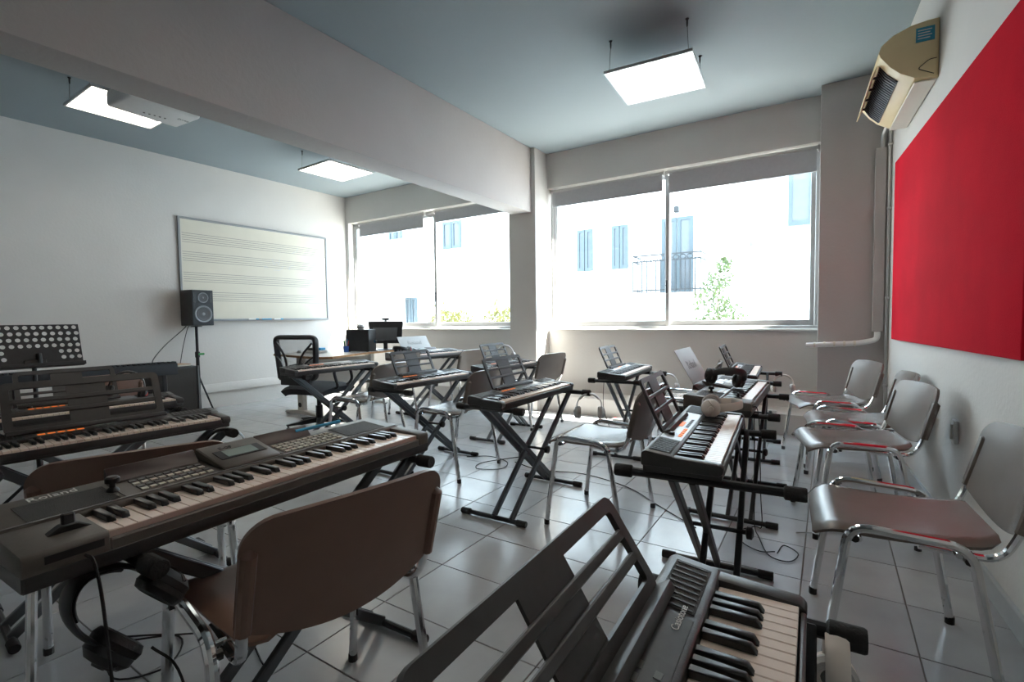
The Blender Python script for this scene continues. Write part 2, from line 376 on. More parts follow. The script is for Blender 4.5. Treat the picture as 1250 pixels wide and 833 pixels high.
blind('grey roller blind next to the pillar, partly behind the ceiling beam', -4.64, -3.30, 2.42)

# ------------------------------------------------------------------ outside
struct(MB().box((-40, 5.6, -3.6), (25, 14, -3.5)).build('ground', 'asphalt'))
def far_window(parent, x0, x1, z0, z1, y, leaves=2):
    f = MB(); f.box((x0-0.06, y-0.03, z0-0.06), (x1+0.06, y+0.02, z1+0.06)); fo = f.build('window_surround', 'facade', parent)
    lw = (x1-x0)/leaves
    for k in range(leaves):
        a = x0+k*lw; s = MB(); e = 0.09
        s.box((a+0.01, y-0.08, z0), (a+e, y-0.03, z1)); s.box((a+lw-e, y-0.08, z0), (a+lw-0.01, y-0.03, z1)); s.box((a+e, y-0.079, z0), (a+lw-e, y-0.031, z0+0.10)); s.box((a+e, y-0.079, z1-0.08), (a+lw-e, y-0.031, z1))
        so_ = s.build('shutter', 'shutter', parent)
        MB().box((a+e, y-0.05, z0+0.1), (a+lw-e, y-0.035, z1-0.08)).build('pane', 'winglass', so_)
t = thing('town_house', 'white town house across the street with balcony and blue-grey shutters', 'building', (-5.0, 13.0, -3.5))
bx = lambda dx, dz: (dx+5.0, dz+3.5)
def off(o): o.location = (5.0, -13.0, 3.5); return o
def fpart(mb, name, material, parent): return off(mb.build(name, material, parent))
class Sub:   # window parts are built in world coordinates and shifted under the house
    pass
mb = MB(); mb.box((-8.6, 13.0, -3.5), (-1.66, 14.0, 9.0)); wl = fpart(mb, 'facade_wall', 'facade', t)
mb = MB(); mb.box((-8.65, 12.85, 4.42), (-1.7, 13.0, 4.55), 0.01, 1); mb.box((-8.6, 12.93, 4.25), (-1.7, 13.0, 4.42)); fpart(mb, 'cornice', 'facade', t)
mb = MB(); mb.box((-8.6, 12.94, 1.08), (-1.66, 13.0, 1.26)); fpart(mb, 'string_course', 'facade', t)
def house_win(root, *a, **k):
    before = set(bpy.data.objects)
    far_window(root, *a, **k)
    for o in bpy.data.objects:
        if o not in before and o.parent == root: o.location = -root.location
house_win(t, -6.09, -5.59, 2.38, 3.55, 13.0); house_win(t, -5.05, -4.57, 2.38, 3.56, 13.0); house_win(t, -3.69, -2.88, 1.68, 3.59, 13.0)
for x0, x1 in ((-6.1, -5.55), (-5.1, -4.5), (-3.7, -2.9)): house_win(t, x0, x1, -0.6, 0.98, 13.0)
mb = MB(); mb.box((-4.3, 12.35, 1.52), (-2.55, 13.0, 1.66), 0.02, 1); fpart(mb, 'balcony_slab', 'facade', t)
mb = MB()
for z in (1.72, 2.45, 2.60): mb.box((-4.27, 12.40, z), (-2.59, 12.42, z+0.035)); mb.box((-4.27, 12.40, z), (-4.25, 13.0, z+0.035)); mb.box((-2.61, 12.40, z), (-2.59, 13.0, z+0.035))
rail = fpart(mb, 'railing', 'iron', t)
for k in range(15):
    x = -4.26+1.66*k/14; mb = MB(); mb.box((x-0.012, 12.398, 1.66), (x+0.012, 12.422, 2.46)); mb.lathe([(0, -0.02), (0.02, 0), (0, 0.02)], 6, Matrix.Translation((x, 12.41, 2.1))); mb.build('baluster', 'iron', rail)
for k in range(10):
    x = -4.18+1.5*k/9; mb = MB(); mb.tube([(x+0.07*math.cos(a), 12.41, 2.53+0.055*math.sin(a)) for a in [i*math.pi/5 for i in range(11)]], 0.011, 4, False); mb.build('scroll', 'iron', rail)
mb = MB(); mb.box((-3.35, 12.82, 3.70), (-3.23, 12.96, 3.86), 0.02, 1); mb.tube([(-3.29, 12.9, 3.86), (-3.29, 12.9, 3.92), (-3.29, 13.0, 3.92)], 0.012, 5); fpart(mb, 'wall_lantern', 'iron', t)

t = thing('apartment_block', 'grey-pink apartment block right of the white house', 'building', (1.2, 13.4, -3.5))
mb = MB(); mb.box((-1.66, 13.4, 2.75), (4.0, 14.4, 9.0)); fpart2 = mb.build('upper_wall', 'facadeg', t); fpart2.location = -t.location
mb = MB(); mb.box((-1.66, 13.25, -3.5), (4.0, 14.4, 2.75)); o = mb.build('lower_wall', 'facade', t); o.location = -t.location
house_win(t, -0.85, 0.2, 3.15, 4.5, 13.4); 
t = thing('corner_building', 'pale building behind the whiteboard-side window with awning and cooling unit', 'building', (-12.5, 13.6, -3.5))
mb = MB(); mb.box((-22, 13.6, -3.5), (-8.65, 14.6, 9.0)); o = mb.build('facade_wall', 'facade', t); o.location = -t.location
house_win(t, -11.6, -10.75, 3.55, 4.5, 13.6); house_win(t, -14.3, -13.6, 3.9, 4.7, 13.6); house_win(t, -13.5, -12.9, 0.6, 1.9, 13.6)
mb = MB(); mb.box((-16.5, 12.9, 2.95), (-12.9, 13.6, 4.0), 0.02, 1); o = mb.build('balcony_parapet', 'facade', t); o.location = -t.location
mb = MB(); mb.prism([(13.55, 2.8), (12.7, 2.2), (12.7, 2.0), (12.72, 1.2), (12.74, 1.2), (12.74, 2.18), (13.55, 2.74)], -16.5, -13.6, 'x'); o = mb.build('awning', 'awning', t); o.location = -t.location
mb = MB(); mb.box((-13.45, 13.2, 2.15), (-12.75, 13.55, 2.75), 0.02, 1); mb.lathe([(0.22, 0), (0.24, 0.02), (0.2, 0.03)], 16, Matrix.Translation((-13.15, 13.2, 2.45)) @ Matrix.Rotation(R(90), 4, 'X')); o = mb.build('cooling_unit', 'facadeg', t); o.location = -t.location

def foliage(mb, c, rx, ry, rz, n, size, seed):
    rnd = random.Random(seed)
    for _ in range(n):
        while True:
            p = Vector((rnd.uniform(-1, 1), rnd.uniform(-1, 1), rnd.uniform(-1, 1)))
            if p.length < 1: break
        q = Vector((c[0]+p.x*rx, c[1]+p.y*ry, c[2]+p.z*rz))
        a = Vector((rnd.gauss(0, 1), rnd.gauss(0, 1), rnd.gauss(0, 1))).normalized()*size; b = a.orthogonal().normalized()*size*0.45
        mb._add([q-a, q+b, q+a, q-b], [(0, 1, 2, 3)])
t = thing('street_tree', 'slim leafy tree growing beside the balcony across the street', 'tree', (-2.05, 11.6, -3.5))
mb = MB(); mb.tube([(0, 0, 0), (0.03, 0, 2.5), (-0.02, 0, 5.2)], 0.05, 7, True, [0.07, 0.05, 0.015]); mb.build('trunk', 'bark', t)
mb = MB()
for k, (dx, z, r) in enumerate(((0.0, 4.2, 0.55), (0.25, 4.5, 0.4), (-0.15, 4.9, 0.42), (0.0, 5.35, 0.32), (0.1, 5.7, 0.18), (-0.3, 4.3, 0.3))): foliage(mb, (dx, 0, z), r, r, r*0.9, int(420*r), 0.06, k)
tag(mb.build('crown', 'leaf', t), kind='stuff')
for k, (x, lab) in enumerate(((-10.2, 'yellow-green bush outside, behind the mullion of the far window'), (-8.0, 'yellow-green bush outside, close to the pillar'))):
    t = thing('garden_bush', lab, 'bush', (x, 12.2, -3.5), group='bushes across the street')
    mb = MB(); mb.tube([(0, 0, 0), (0, 0, 4.5)], 0.06, 6); mb.build('stem', 'bark', t)
    mb = MB(); foliage(mb, (0, 0, 4.55), 0.85, 0.5, 0.35, 420, 0.07, 30+k); foliage(mb, (-0.4, 0, 4.9), 0.3, 0.3, 0.3, 60, 0.06, 40+k); tag(mb.build('foliage', 'yleaf', t), kind='stuff')
# ------------------------------------------------------------------ ceiling lamps
def led_panel(label, x, y, z, rz, s=0.59):
    t = thing('led_panel_lamp', label, 'lamp', (x, y, z), rz, 'square hanging LED panels'); h = s/2
    f = MB(); e = 0.012
    for a, b in (((-h, -h, 0), (h, -h+e, 0.02)), ((-h, h-e, 0), (h, h, 0.02)), ((-h, -h+e, 0), (-h+e, h-e, 0.02)), ((h-e, -h+e, 0), (h, h-e, 0.02)), ((-h+e, -h+e, 0.014), (h-e, h-e, 0.02))): f.box(a, b)
    f.build('frame', 'alu', t)
    MB().box((-h+e, -h+e, 0.004), (h-e, h-e, 0.0135)).build('diffuser', 'led', t)
    top = ZC-z
    for sx in (-1, 1):
        for sy in (-1, 1):
            q = (sx*(h-0.03), sy*(h-0.03))
            c = MB(); c.tube([(q[0], q[1], 0.018), (q[0]-sx*0.01, q[1]+0.004, top-0.03)], 0.0016, 5); c.build('suspension_wire', 'blackm', t)
            k = MB(); k.lathe([(0.004, top-0.05), (0.006, top-0.03), (0.006, top-0.012), (0.012, top-0.004), (0.012, top)], 8, Matrix.Translation((q[0]-sx*0.01, q[1]+0.004, 0))); k.build('ceiling_hook', 'blackm', t)
    c = MB(); c.tube(smooth([(0.1, 0.05, 0.02), (0.14, 0.1, 0.09), (0.05, 0.12, 0.13), (0.02, 0.1, top)]), 0.003, 5); c.build('power_lead', 'whitepl', t)
led_panel('square LED panel hanging in front of the window beside the corner column', -1.07, 3.63, 2.77, 3.5)
led_panel('square LED panel hanging near the whiteboard corner of the room', -4.78, 3.745, 2.78, -2.5)
led_panel('square LED panel hanging beyond the beam next to the projector', -4.76, 1.71, 2.78, -1.0)
led_panel('added square LED panel above the front keyboards, out of view', -1.05, 1.45, 2.77, 1.0)  # unseen panel added to brighten the foreground

t = thing('projector', 'white ceiling projector hanging beside the beam near an LED panel', 'projector', (-3.60, 1.46, 2.40), 4)
b = MB(); b.prism([(-0.145, 0.0), (0.135, 0.0), (0.15, 0.03), (0.15, 0.085), (0.12, 0.1), (-0.125, 0.1), (-0.15, 0.08), (-0.15, 0.03)], -0.20, 0.20, 'y', 0.016, 3); b.build('case', 'whitepl', t)
b = MB(); b.lathe([(0.0, 0), (0.03, 0), (0.036, 0.01), (0.036, 0.045), (0.03, 0.05), (0, 0.03)], 20, Matrix.Translation((-0.135, 0.09, 0.05)) @ Matrix.Rotation(R(-90), 4, 'Y')); b.build('lens', 'black', t)
for k in range(5): MB().lathe([(0, -0.003), (0.006, -0.003), (0.006, 0.002), (0, 0.002)], 8, Matrix.Translation((-0.05+0.004*k, -0.04+0.028*k, 0.0))).build('button', 'btngrey', t)
put('lettering', text_mesh('BenQ', 0.03, 'btngrey'), t, (0.03, 0.15, -0.0015), (R(180), 0, R(-90)))
b = MB(); b.tube([(0, 0, 0.1), (0, 0, 0.56)], 0.02, 10); b.lathe([(0.06, 0.585), (0.06, 0.6)], 16); b.build('ceiling_pole', 'whitepl', t)
MB().box((-0.09, -0.09, 0.1), (0.09, 0.09, 0.112), 0.003, 1).build('bracket', 'whitepl', t)

# ------------------------------------------------------------------ whiteboard, red panel, cooling unit
t = thing('whiteboard', 'cream whiteboard ruled with five-line music staves on the far wall', 'whiteboard', (XL+0.004, 3.80, 1.10))
W2, HB = 1.005, 1.215
MB().box((0, -W2, 0), (0.014, W2, HB)).build('board_surface', 'board', t)
for a, b_ in (((0, -W2-0.012, -0.012), (0.024, W2+0.012, 0.014)), ((0, -W2-0.012, HB-0.014), (0.024, W2+0.012, HB+0.012)), ((0, -W2-0.012, 0.014), (0.024, -W2+0.014, HB-0.014)), ((0, W2-0.014, 0.014), (0.024, W2+0.012, HB-0.014))):
    MB().box(a, b_, 0.003, 1).build('frame_rail', 'boardframe', t)
MB().box((0.012, -0.75, -0.012), (0.085, 0.75, -0.002), 0.002, 1).build('pen_tray', 'boardframe', t)
for k, zc in enumerate((0.985, 0.765, 0.52, 0.29)):
    for i in range(5):
        z = zc+(i-2)*0.026
        MB().box((0.0141, -W2+0.03, z-0.0024), (0.0148, W2-0.02, z+0.0024)).build('stave_line', 'stave', t)
sc = MB()
for (y0, z0, n) in ((0.02, 0.72, 3), (0.14, 0.80, 5), (0.16, 0.72, 6), (0.36, 0.74, 4), (0.45, 0.98, 4)):
    rr = random.Random(int(y0*100)+int(z0*1000)); sc.tube(smooth([(0.0148, y0+0.03*k+rr.uniform(-.012, .012), z0+rr.uniform(-.05, .05)) for k in range(n)]), 0.0016, 4)
tag(sc.build('marker_scribbles', mat('faded_marker_ink', (0.45, 0.50, 0.60), 0.6), t), 'faded blue marker scribbles', kind='stuff')
for k, (y, c, lab) in enumerate(((3.62, 'paper', 'white board marker lying leftmost on the whiteboard tray'), (3.80, 'bluepen', 'blue board marker lying in the middle of the whiteboard tray'), (3.97, 'paper', 'white board marker lying rightmost on the whiteboard tray'))):
    p = thing('board_marker', lab, 'marker', (XL+0.07, y, 1.1065), 0, 'markers on the whiteboard tray')
    MB().tube([(0, -0.06, 0), (0, 0.03, 0)], 0.0085, 8).build('barrel', c, p); MB().tube([(0, 0.031, 0), (0, 0.07, 0)], 0.009, 8).build('cap', 'bluepen', p)

def redp():
    b = bmesh.new(); P = []
    for y, z0, z1 in ((4.585, 0.885, 2.175), (2.215, 0.917, 2.102)):
        for x in (XR(y)-0.028, XR(y)-0.0015):
            for z in (z0, z1): P.append(b.verts.new((x, y, z)))
    for f in ((0, 1, 3, 2), (4, 6, 7, 5), (0, 4, 5, 1), (2, 3, 7, 6), (1, 5, 7, 3), (0, 2, 6, 4)): b.faces.new([P[i] for i in f])
    bmesh.ops.bevel(b, geom=list(b.edges), offset=0.006, segments=2, profile=0.5, affect='EDGES')
    q = MB(); q.merge(b, None, True); return q
t = thing('red_wall_panel', 'large red felt panel hanging on the right wall above the chairs', 'wall panel', (XR(3.44), 3.44, 0.9))
o = redp().build('felt_face', 'red', t); o.location = -t.location

t = thing('air_conditioner', 'yellowed split air conditioner mounted high on the right wall', 'air conditioner', (XR(3.93)-0.002, 3.93, 2.34), 3.15)
pr = [(0, 0.31), (0, 0.0), (-0.10, 0.015), (-0.165, 0.055), (-0.21, 0.10), (-0.255, 0.165), (-0.262, 0.19), (-0.25, 0.225), (-0.20, 0.268), (-0.12, 0.30), (-0.05, 0.31)]
MB().prism(pr, -0.42, 0.42, 'y', 0.004, 2).build('housing', 'acbody', t)
MB().box((-0.10, -0.40, -0.006), (-0.004, 0.40, 0.004), 0.003, 1).build('underside', 'acwhite', t)
MB().prism([(-0.160, 0.049), (-0.167, 0.045), (-0.215, 0.095), (-0.247, 0.148), (-0.240, 0.152), (-0.208, 0.103)], -0.33, 0.36, 'y').build('air_outlet', 'black', t)
for k in range(22):
    y = -0.32+0.031*k; MB().prism([(-0.170, 0.043), (-0.219, 0.093), (-0.247, 0.138), (-0.240, 0.142), (-0.212, 0.097), (-0.166, 0.047)], y, y+0.004, 'y').build('louvre', 'rubber', t)
MB().bar((-0.272, -0.34, 0.118), (-0.272, 0.37, 0.118), 0.006, 0.080, (0.42, 0, 1.0), 0.002).build('swing_flap', 'acbody', t)
for k in range(4): MB().box((-0.268, -0.25+0.17*k, 0.118), (-0.235, -0.238+0.17*k, 0.130), 0.002, 1).build('flap_hinge', 'black', t)
MB().box((-0.10, -0.4235, 0.20), (-0.02, -0.4205, 0.275)).build('rating_sticker', 'sticker', t)
for k in range(4): MB().box((-0.092, -0.4242, 0.215+0.014*k), (-0.04+0.008*(k % 2), -0.4234, 0.220+0.014*k)).build('sticker_print', 'text', t)
g = MB(); g.tube(fillet([(-0.02, -0.424, 0.02), (-0.09, -0.424, 0.06), (-0.04, -0.424, 0.10), (-0.01, -0.424, 0.10)], 0.015), 0.002, 5); g.build('panel_seam', 'blackm', t)

t = thing('pipe_trunking', 'tall white pipe trunking on the corner column beside the right wall', 'trunking', (0.33, 4.978, 0.93))
MB().box((-0.035, -0.06, 0), (0.040, 0.0, 1.46), 0.004, 1).build('cover', 'wallgrey', t)
MB().tube(fillet([(0.015, -0.03, 1.45), (0.015, -0.03, 1.56), (0.055, -0.18, 1.66)], 0.08), 0.018, 10).build('pipe_sleeve', 'alu', t)
t = thing('insulated_pipe', 'wrapped white pipe curving from the trunking to the window sill', 'pipe', (0.33, 4.94, 0.93))
g = MB(); g.tube(fillet([(0.0, 0.0, 0.0), (0.0, -0.0, -0.065), (-0.12, -0.005, -0.095), (-0.42, -0.01, -0.115), (-0.49, 0.0, -0.12)], 0.09, 8), 0.021, 12); g.build('wrapped_pipe', 'whitepl', t)
for k in range(5): MB().lathe([(0.0215, 0), (0.0235, 0.004), (0.0235, 0.014), (0.0215, 0.018)], 12, Matrix.Translation((-0.14-0.07*k, -0.006, -0.097-0.0045*k)) @ Matrix.Rotation(R(-88), 4, 'Y')).build('tape_wrap', 'acwhite', t)
t = thing('corner_conduit', 'thin vertical grey conduit in the corner beside the red panel', 'conduit', (0.386, 4.90, 0.09))
MB().tube([(0, 0, 0), (0, 0, 2.45)], 0.011, 8).build('tube_run', 'alu', t)
for z in (0.4, 1.1, 1.8, 2.3): MB().box((-0.014, -0.014, z), (0.016, 0.014, z+0.02), 0.003, 1).build('clip', 'alu', t)
# ------------------------------------------------------------------ stacking chairs (local: sitter faces -x, +x is the back)
def make_chair(sh):
    t = thing('stacking_chair', 'x', 'chair')
    for s in (-1, 1):
        fr = MB(); fr.tube(fillet([(-0.205, s*0.250, 0.012), (-0.145, s*0.238, 0.466), (0.125, s*0.236, 0.452), (0.20, s*0.250, 0.012)], 0.055, 6), 0.0125, 10)
        f = fr.build('side_frame', 'chrome', t)
        for x in (-0.205, 0.20):
            MB().lathe([(0.0, 0.0), (0.0140, 0.0), (0.0140, 0.022), (0.0125, 0.026)], 10, Matrix.Translation((x, s*0.250, 0))).build('foot_cap', 'black', f)
        for x, z in ((-0.13, 0.43), (0.12, 0.418)):
            MB().tube([(x, s*0.244, z), (x, s*0.215, z)], 0.011, 8).build('stacking_bumper', 'black', f)
        b = MB(); b.tube(fillet([(0.02, s*0.20, 0.425), (0.19, s*0.205, 0.420), (0.225, s*0.212, 0.50), (0.262, s*0.212, 0.66)], 0.06, 6), 0.0095, 8, flat=1.25); b.build('back_support', 'chrome', t)
    for x in (-0.12, 0.10): MB().tube([(x, -0.236, 0.428), (x, 0.236, 0.428)], 0.009, 8).build('cross_tube', 'chrome', t)
    def seat(u, v):
        x = -0.232+0.435*u; w = 0.222-0.03*u
        e = 0.05
        if u < 0.14: w -= 0.045*(1-u/0.14)**2.2
        if u > 0.9: w -= 0.03*((u-0.9)/0.1)**2
        y = (2*v-1)*w
        z = 0.458-0.020*math.sin(math.pi*min(1, u*1.05))*(1-(2*v-1)**2*0.6)
        if u < 0.16: z -= 0.040*((0.16-u)/0.16)**2
        if u > 0.85: z += 0.010*((u-0.85)/0.15)**2
        ed = abs(2*v-1)
        if ed > 0.9: z -= 0.012*((ed-0.9)/0.1)**2
        return (x, y, z)
    MB().shell(seat, 18, 16, 0.011).build('seat', sh, t, sharp=60)
    def back(u, v):
        a = math.sin((2*v-1)*math.pi/2); y = 0.228*a
        zb = 0.505-0.052*(1-a*a); zt = 0.722+0.010*(1-a*a)
        if abs(a) > 0.74: zt -= 0.055*(1-math.sqrt(max(0, 1-((abs(a)-0.74)/0.26)**2)))
        if abs(a) > 0.9: zb += 0.012*((abs(a)-0.9)/0.1)**2
        z = zb+(zt-zb)*u
        x = 0.222+(z-0.50)*0.26+0.034*(1-a*a)
        return (x, y, z)
    bk = MB().shell(back, 12, 32, -0.010).build('backrest', sh, t, sharp=60)
    for s in (-1, 1):
        g = MB(); g.tube([(0.226, s*0.212, 0.502), (0.246, s*0.212, 0.58), (0.268, s*0.212, 0.662), (0.266, s*0.21, 0.672)], 0.015, 10, True, [0.015, 0.016, 0.016, 0.006]); g.build('tube_sleeve', sh, bk)
    return t
chair_grey = make_chair('shell'); chair_brown = make_chair('shell2')
used = set()
def place_chair(x, y, rz, label, proto='shell', group='stacking chairs'):
    src = chair_grey if proto == 'shell' else chair_brown
    o = src if proto not in used else copy_tree(src)
    used.add(proto); o.location = (x, y, 0); o.rotation_euler = (0, 0, R(rz)); o['label'] = label; o['group'] = group
    return o
place_chair(-1.088, 0.712, -9, 'brown plastic chair with its back to the viewer, at the large front keyboard', 'shell2')
place_chair(-1.85, 0.655, -19, 'brown plastic chair half hidden behind the large front keyboard', 'shell2')
place_chair(-1.02, 2.468, 0, 'taupe chair standing free between the middle keyboard and the white-headphone keyboard')
place_chair(0.185, 1.945, 4, 'taupe chair nearest the viewer along the right wall')
place_chair(0.10, 3.02, 14, 'taupe chair second from the front along the right wall')
place_chair(0.115, 3.60, 6, 'taupe chair third from the front along the right wall, mostly hidden')
place_chair(-0.015, 4.29, 20, 'taupe chair in the corner by the column along the right wall')
place_chair(-2.235, 2.72, 3, 'taupe chair pushed under the keyboard just left of the middle one')
place_chair(-3.20, 2.75, 6, 'taupe chair at the keyboard in front of the office chair')
place_chair(-2.53, 4.28, -8, 'taupe chair beside the pillar with its back to the window light')
place_chair(-3.62, 4.42, -4, 'taupe chair at the silver keyboard joined to the teacher desk')
place_chair(-3.96, 3.68, 6, 'taupe chair between the teacher desk and the rear keyboards')
place_chair(-0.98, 3.95, 8, 'taupe chair at the keyboard under the window, hidden behind nearer keyboards')
# ------------------------------------------------------------------ keyboards (local: player sits at +x, bass end at -y, z=0 underside)
KEYMESH = {}
def white_key(pitch, ln, mt):
    k = ('w', round(pitch, 5), ln, mt)
    if k not in KEYMESH:
        b = MB(); b.box((-ln, -pitch/2+0.0006, 0), (0, pitch/2-0.0006, 0.012), 0.0012, 1); KEYMESH[k] = b.mesh('white_key', mt)
    return KEYMESH[k]
def black_key(pitch, ln):
    k = ('b', round(pitch, 5), ln)
    if k not in KEYMESH:
        w = pitch*0.30; b = MB(); b.prism([(-ln, 0), (0, 0), (-0.008, 0.0115), (-ln, 0.0125)], -w, w, 'y', 0.0012, 1); KEYMESH[k] = b.mesh('black_key', 'ebony')
    return KEYMESH[k]
def add_keys(t, y0, y1, xf, z, ln, single, white='ivory'):
    p = (y1-y0)/36; bl = ln*0.62; W = MB(); B = MB()
    for i in range(36):
        y = y0+(i+0.5)*p
        if single: put('white_key', white_key(p, ln, white), t, (xf, y, z))
        else: W.box((xf-ln, y-p/2+0.0007, z), (xf, y+p/2-0.0007, z+0.012))
        if i < 35 and i % 7 not in (2, 6):
            yb = y+p/2
            if single: put('black_key', black_key(p, bl), t, (xf-ln+bl, yb, z+0.0115))
            else: B.prism([(xf-ln, z+0.0115), (xf-ln+bl, z+0.0115), (xf-ln+bl-0.008, z+0.023), (xf-ln, z+0.024)], yb-p*0.30, yb+p*0.30, 'y')
    if not single:
        tag(W.build('white_keys', white, t), kind='stuff'); tag(B.build('black_keys', 'ebony', t), kind='stuff')
    else: W.bm.free(); B.bm.free()
def grid_rest(t, x, y, z, w=0.40, h=0.185, lean=24, material='rest', e=0.019):
    # open plastic music rest: rim, two slats, wide centre board, foot ledge
    r = bpy.data.objects.new('music_rest', None)
    a = R(lean); mt = Matrix.Translation((x, y, z)) @ Matrix.Rotation(-a, 4, 'Y')
    # local of rest: y across, z up the slope, x towards the player
    f = MB(); th = 0.010
    def rr(y0, z0, y1, z1, rad, m=4):
        P = []
        for cy, cz, a0 in ((y1-rad, z0+rad, -90), (y1-rad, z1-rad, 0), (y0+rad, z1-rad, 90), (y0+rad, z0+rad, 180)):
            P += [(cy+rad*math.cos(R(a0+90*k/m)), cz+rad*math.sin(R(a0+90*k/m))) for k in range(m+1)]
        return P
    o_ = rr(-w/2, 0, w/2, h, 0.022); i_ = rr(-w/2+e, e, w/2-e, h-e, 0.008)
    b = bmesh.new(); L = []
    for xx in (-th/2, th/2): L.append(([b.verts.new((xx, p[0], p[1])) for p in o_], [b.verts.new((xx, p[0], p[1])) for p in i_]))
    n = len(o_)
    for k in range(n):
        k2 = (k+1) % n
        for (o, i) in L: b.faces.new([o[k], o[k2], i[k2], i[k]])
        b.faces.new([L[0][0][k], L[0][0][k2], L[1][0][k2], L[1][0][k]]); b.faces.new([L[0][1][k], L[0][1][k2], L[1][1][k2], L[1][1][k]])
    bmesh.ops.recalc_face_normals(b, faces=b.faces)
    f.merge(b, None); fr = f.build('music_rest', material, t); fr.matrix_local = mt
    for k in (1, 2):
        zz = e+(h-2*e)*k/3
        MB().box((-0.004, -w/2+0.012, zz-e*0.34), (0.005, w/2-0.012, zz+e*0.34), 0.002, 1).build('slat', material, fr)
    MB().box((-0.0065, -0.062, e*0.6), (-0.001, 0.062, h-e*0.6)).build('centre_board', material, fr)
    MB().box((0.0, -w/2+0.0, -0.012), (0.030, w/2-0.0, 0.006), 0.004, 2).build('foot_ledge', material, fr)
    return fr
def casio(label, x, y, zf, rz, single=False, rest=True, L=0.84, D=0.215, top='panel', body='body', name='', lean=24, rest_y=0.0, rw=0.40, rh=0.185, re=0.019):
    hb = 0.050; zb = zf-hb
    t = thing('electronic_keyboard', label, 'keyboard', (x, y, zb), rz, 'electronic keyboards')
    h = D/2; ck = 0.036; xk = h-0.011; ln = D*0.54; xp = xk-ln
    b = MB(); b.box((-h+0.004, -L/2+0.004, 0.0), (h-0.004, L/2-0.004, 0.024), 0.006, 2); b.build('base', body, t)
    b = MB(); b.prism([(-h, 0.020), (xp, 0.020), (xp, 0.055), (xp-0.006, 0.058), (-h+0.012, 0.068), (-h, 0.060)], -L/2, L/2, 'y', 0.005, 2); b.build('rear_housing', body, t)
    for s in (-1, 1):
        b = MB(); y0, y1 = (-L/2, -L/2+ck) if s < 0 else (L/2-ck, L/2)
        b.prism([(xp-0.01, 0.012), (h-0.012, 0.012), (h-0.001, 0.024), (h, 0.038), (h-0.010, 0.047), (xp-0.01, 0.056)], y0, y1, 'y', 0.006, 2); b.build('end_block', body, t)
    MB().box((h-0.010, -L/2+ck, 0.010), (h-0.001, L/2-ck, 0.036), 0.003, 2).build('key_slip', body, t)
    add_keys(t, -L/2+ck+0.001, L/2-ck-0.001, xk-0.001, 0.032, ln-0.002, single)
    sl = math.atan2(0.010, xp-0.006+h-0.012)
    def pt(u, yy, up_=0.0): # u: 0 key side .. 1 back on the sloping panel
        xx = (xp-0.008)+(-h+0.014-xp+0.008)*u; return (xx, yy, 0.0585+0.010*u+up_)
    def plate(n, u0, u1, y0, y1, mt, th=0.0012, par=t):
        b = MB(); A = [pt(u0, y0), pt(u0, y1), pt(u1, y1), pt(u1, y0)]; T2 = [(p[0], p[1], p[2]+th) for p in A]
        b._add(A+T2, [(3, 2, 1, 0), (4, 5, 6, 7), (0, 1, 5, 4), (1, 2, 6, 5), (2, 3, 7, 6), (3, 0, 4, 7)]); return b.build(n, mt, par)
    plate('control_panel', 0.05, 0.95, -L/2+0.19, L/2-0.19, top)
    for s in (-1, 1):
        g = plate('speaker_grille', 0.08, 0.92, s*(L/2-0.10)-0.075, s*(L/2-0.10)+0.075, 'grille')
        if single:
            for k in range(9):
                yy = s*(L/2-0.10)-0.068+0.017*k; bb = MB(); p0, p1 = pt(0.14, yy, 0.0016), pt(0.86, yy, 0.0016); bb.bar(p0, p1, 0.004, 0.002, (0, 0, 1)); bb.build('grille_rib', body, g)
    plate('display', 0.45, 0.80, -0.03, 0.05, 'lcd' if top != 'silver' else 'orange', 0.002)
    for k in range(5): plate('orange_button', 0.15, 0.30, -0.19+0.028*k, -0.19+0.028*k+0.021, 'orange', 0.0025)
    for k in range(7): plate('button', 0.18, 0.32, 0.0+0.022*k-0.03, 0.0+0.022*k-0.016, 'btngrey', 0.0025)
    for k in range(2): plate('button', 0.55, 0.70, 0.08+0.026*k, 0.08+0.026*k+0.016, 'btngrey', 0.0025)
    p = pt(0.6, -0.18, 0.0); MB().lathe([(0.011, 0), (0.010, 0.010), (0.0, 0.011)], 14, Matrix.Translation(p)).build('volume_knob', 'black', t)
    if rest: grid_rest(t, -h+0.012, rest_y, 0.066, rw, rh, lean, e=re)
    return t
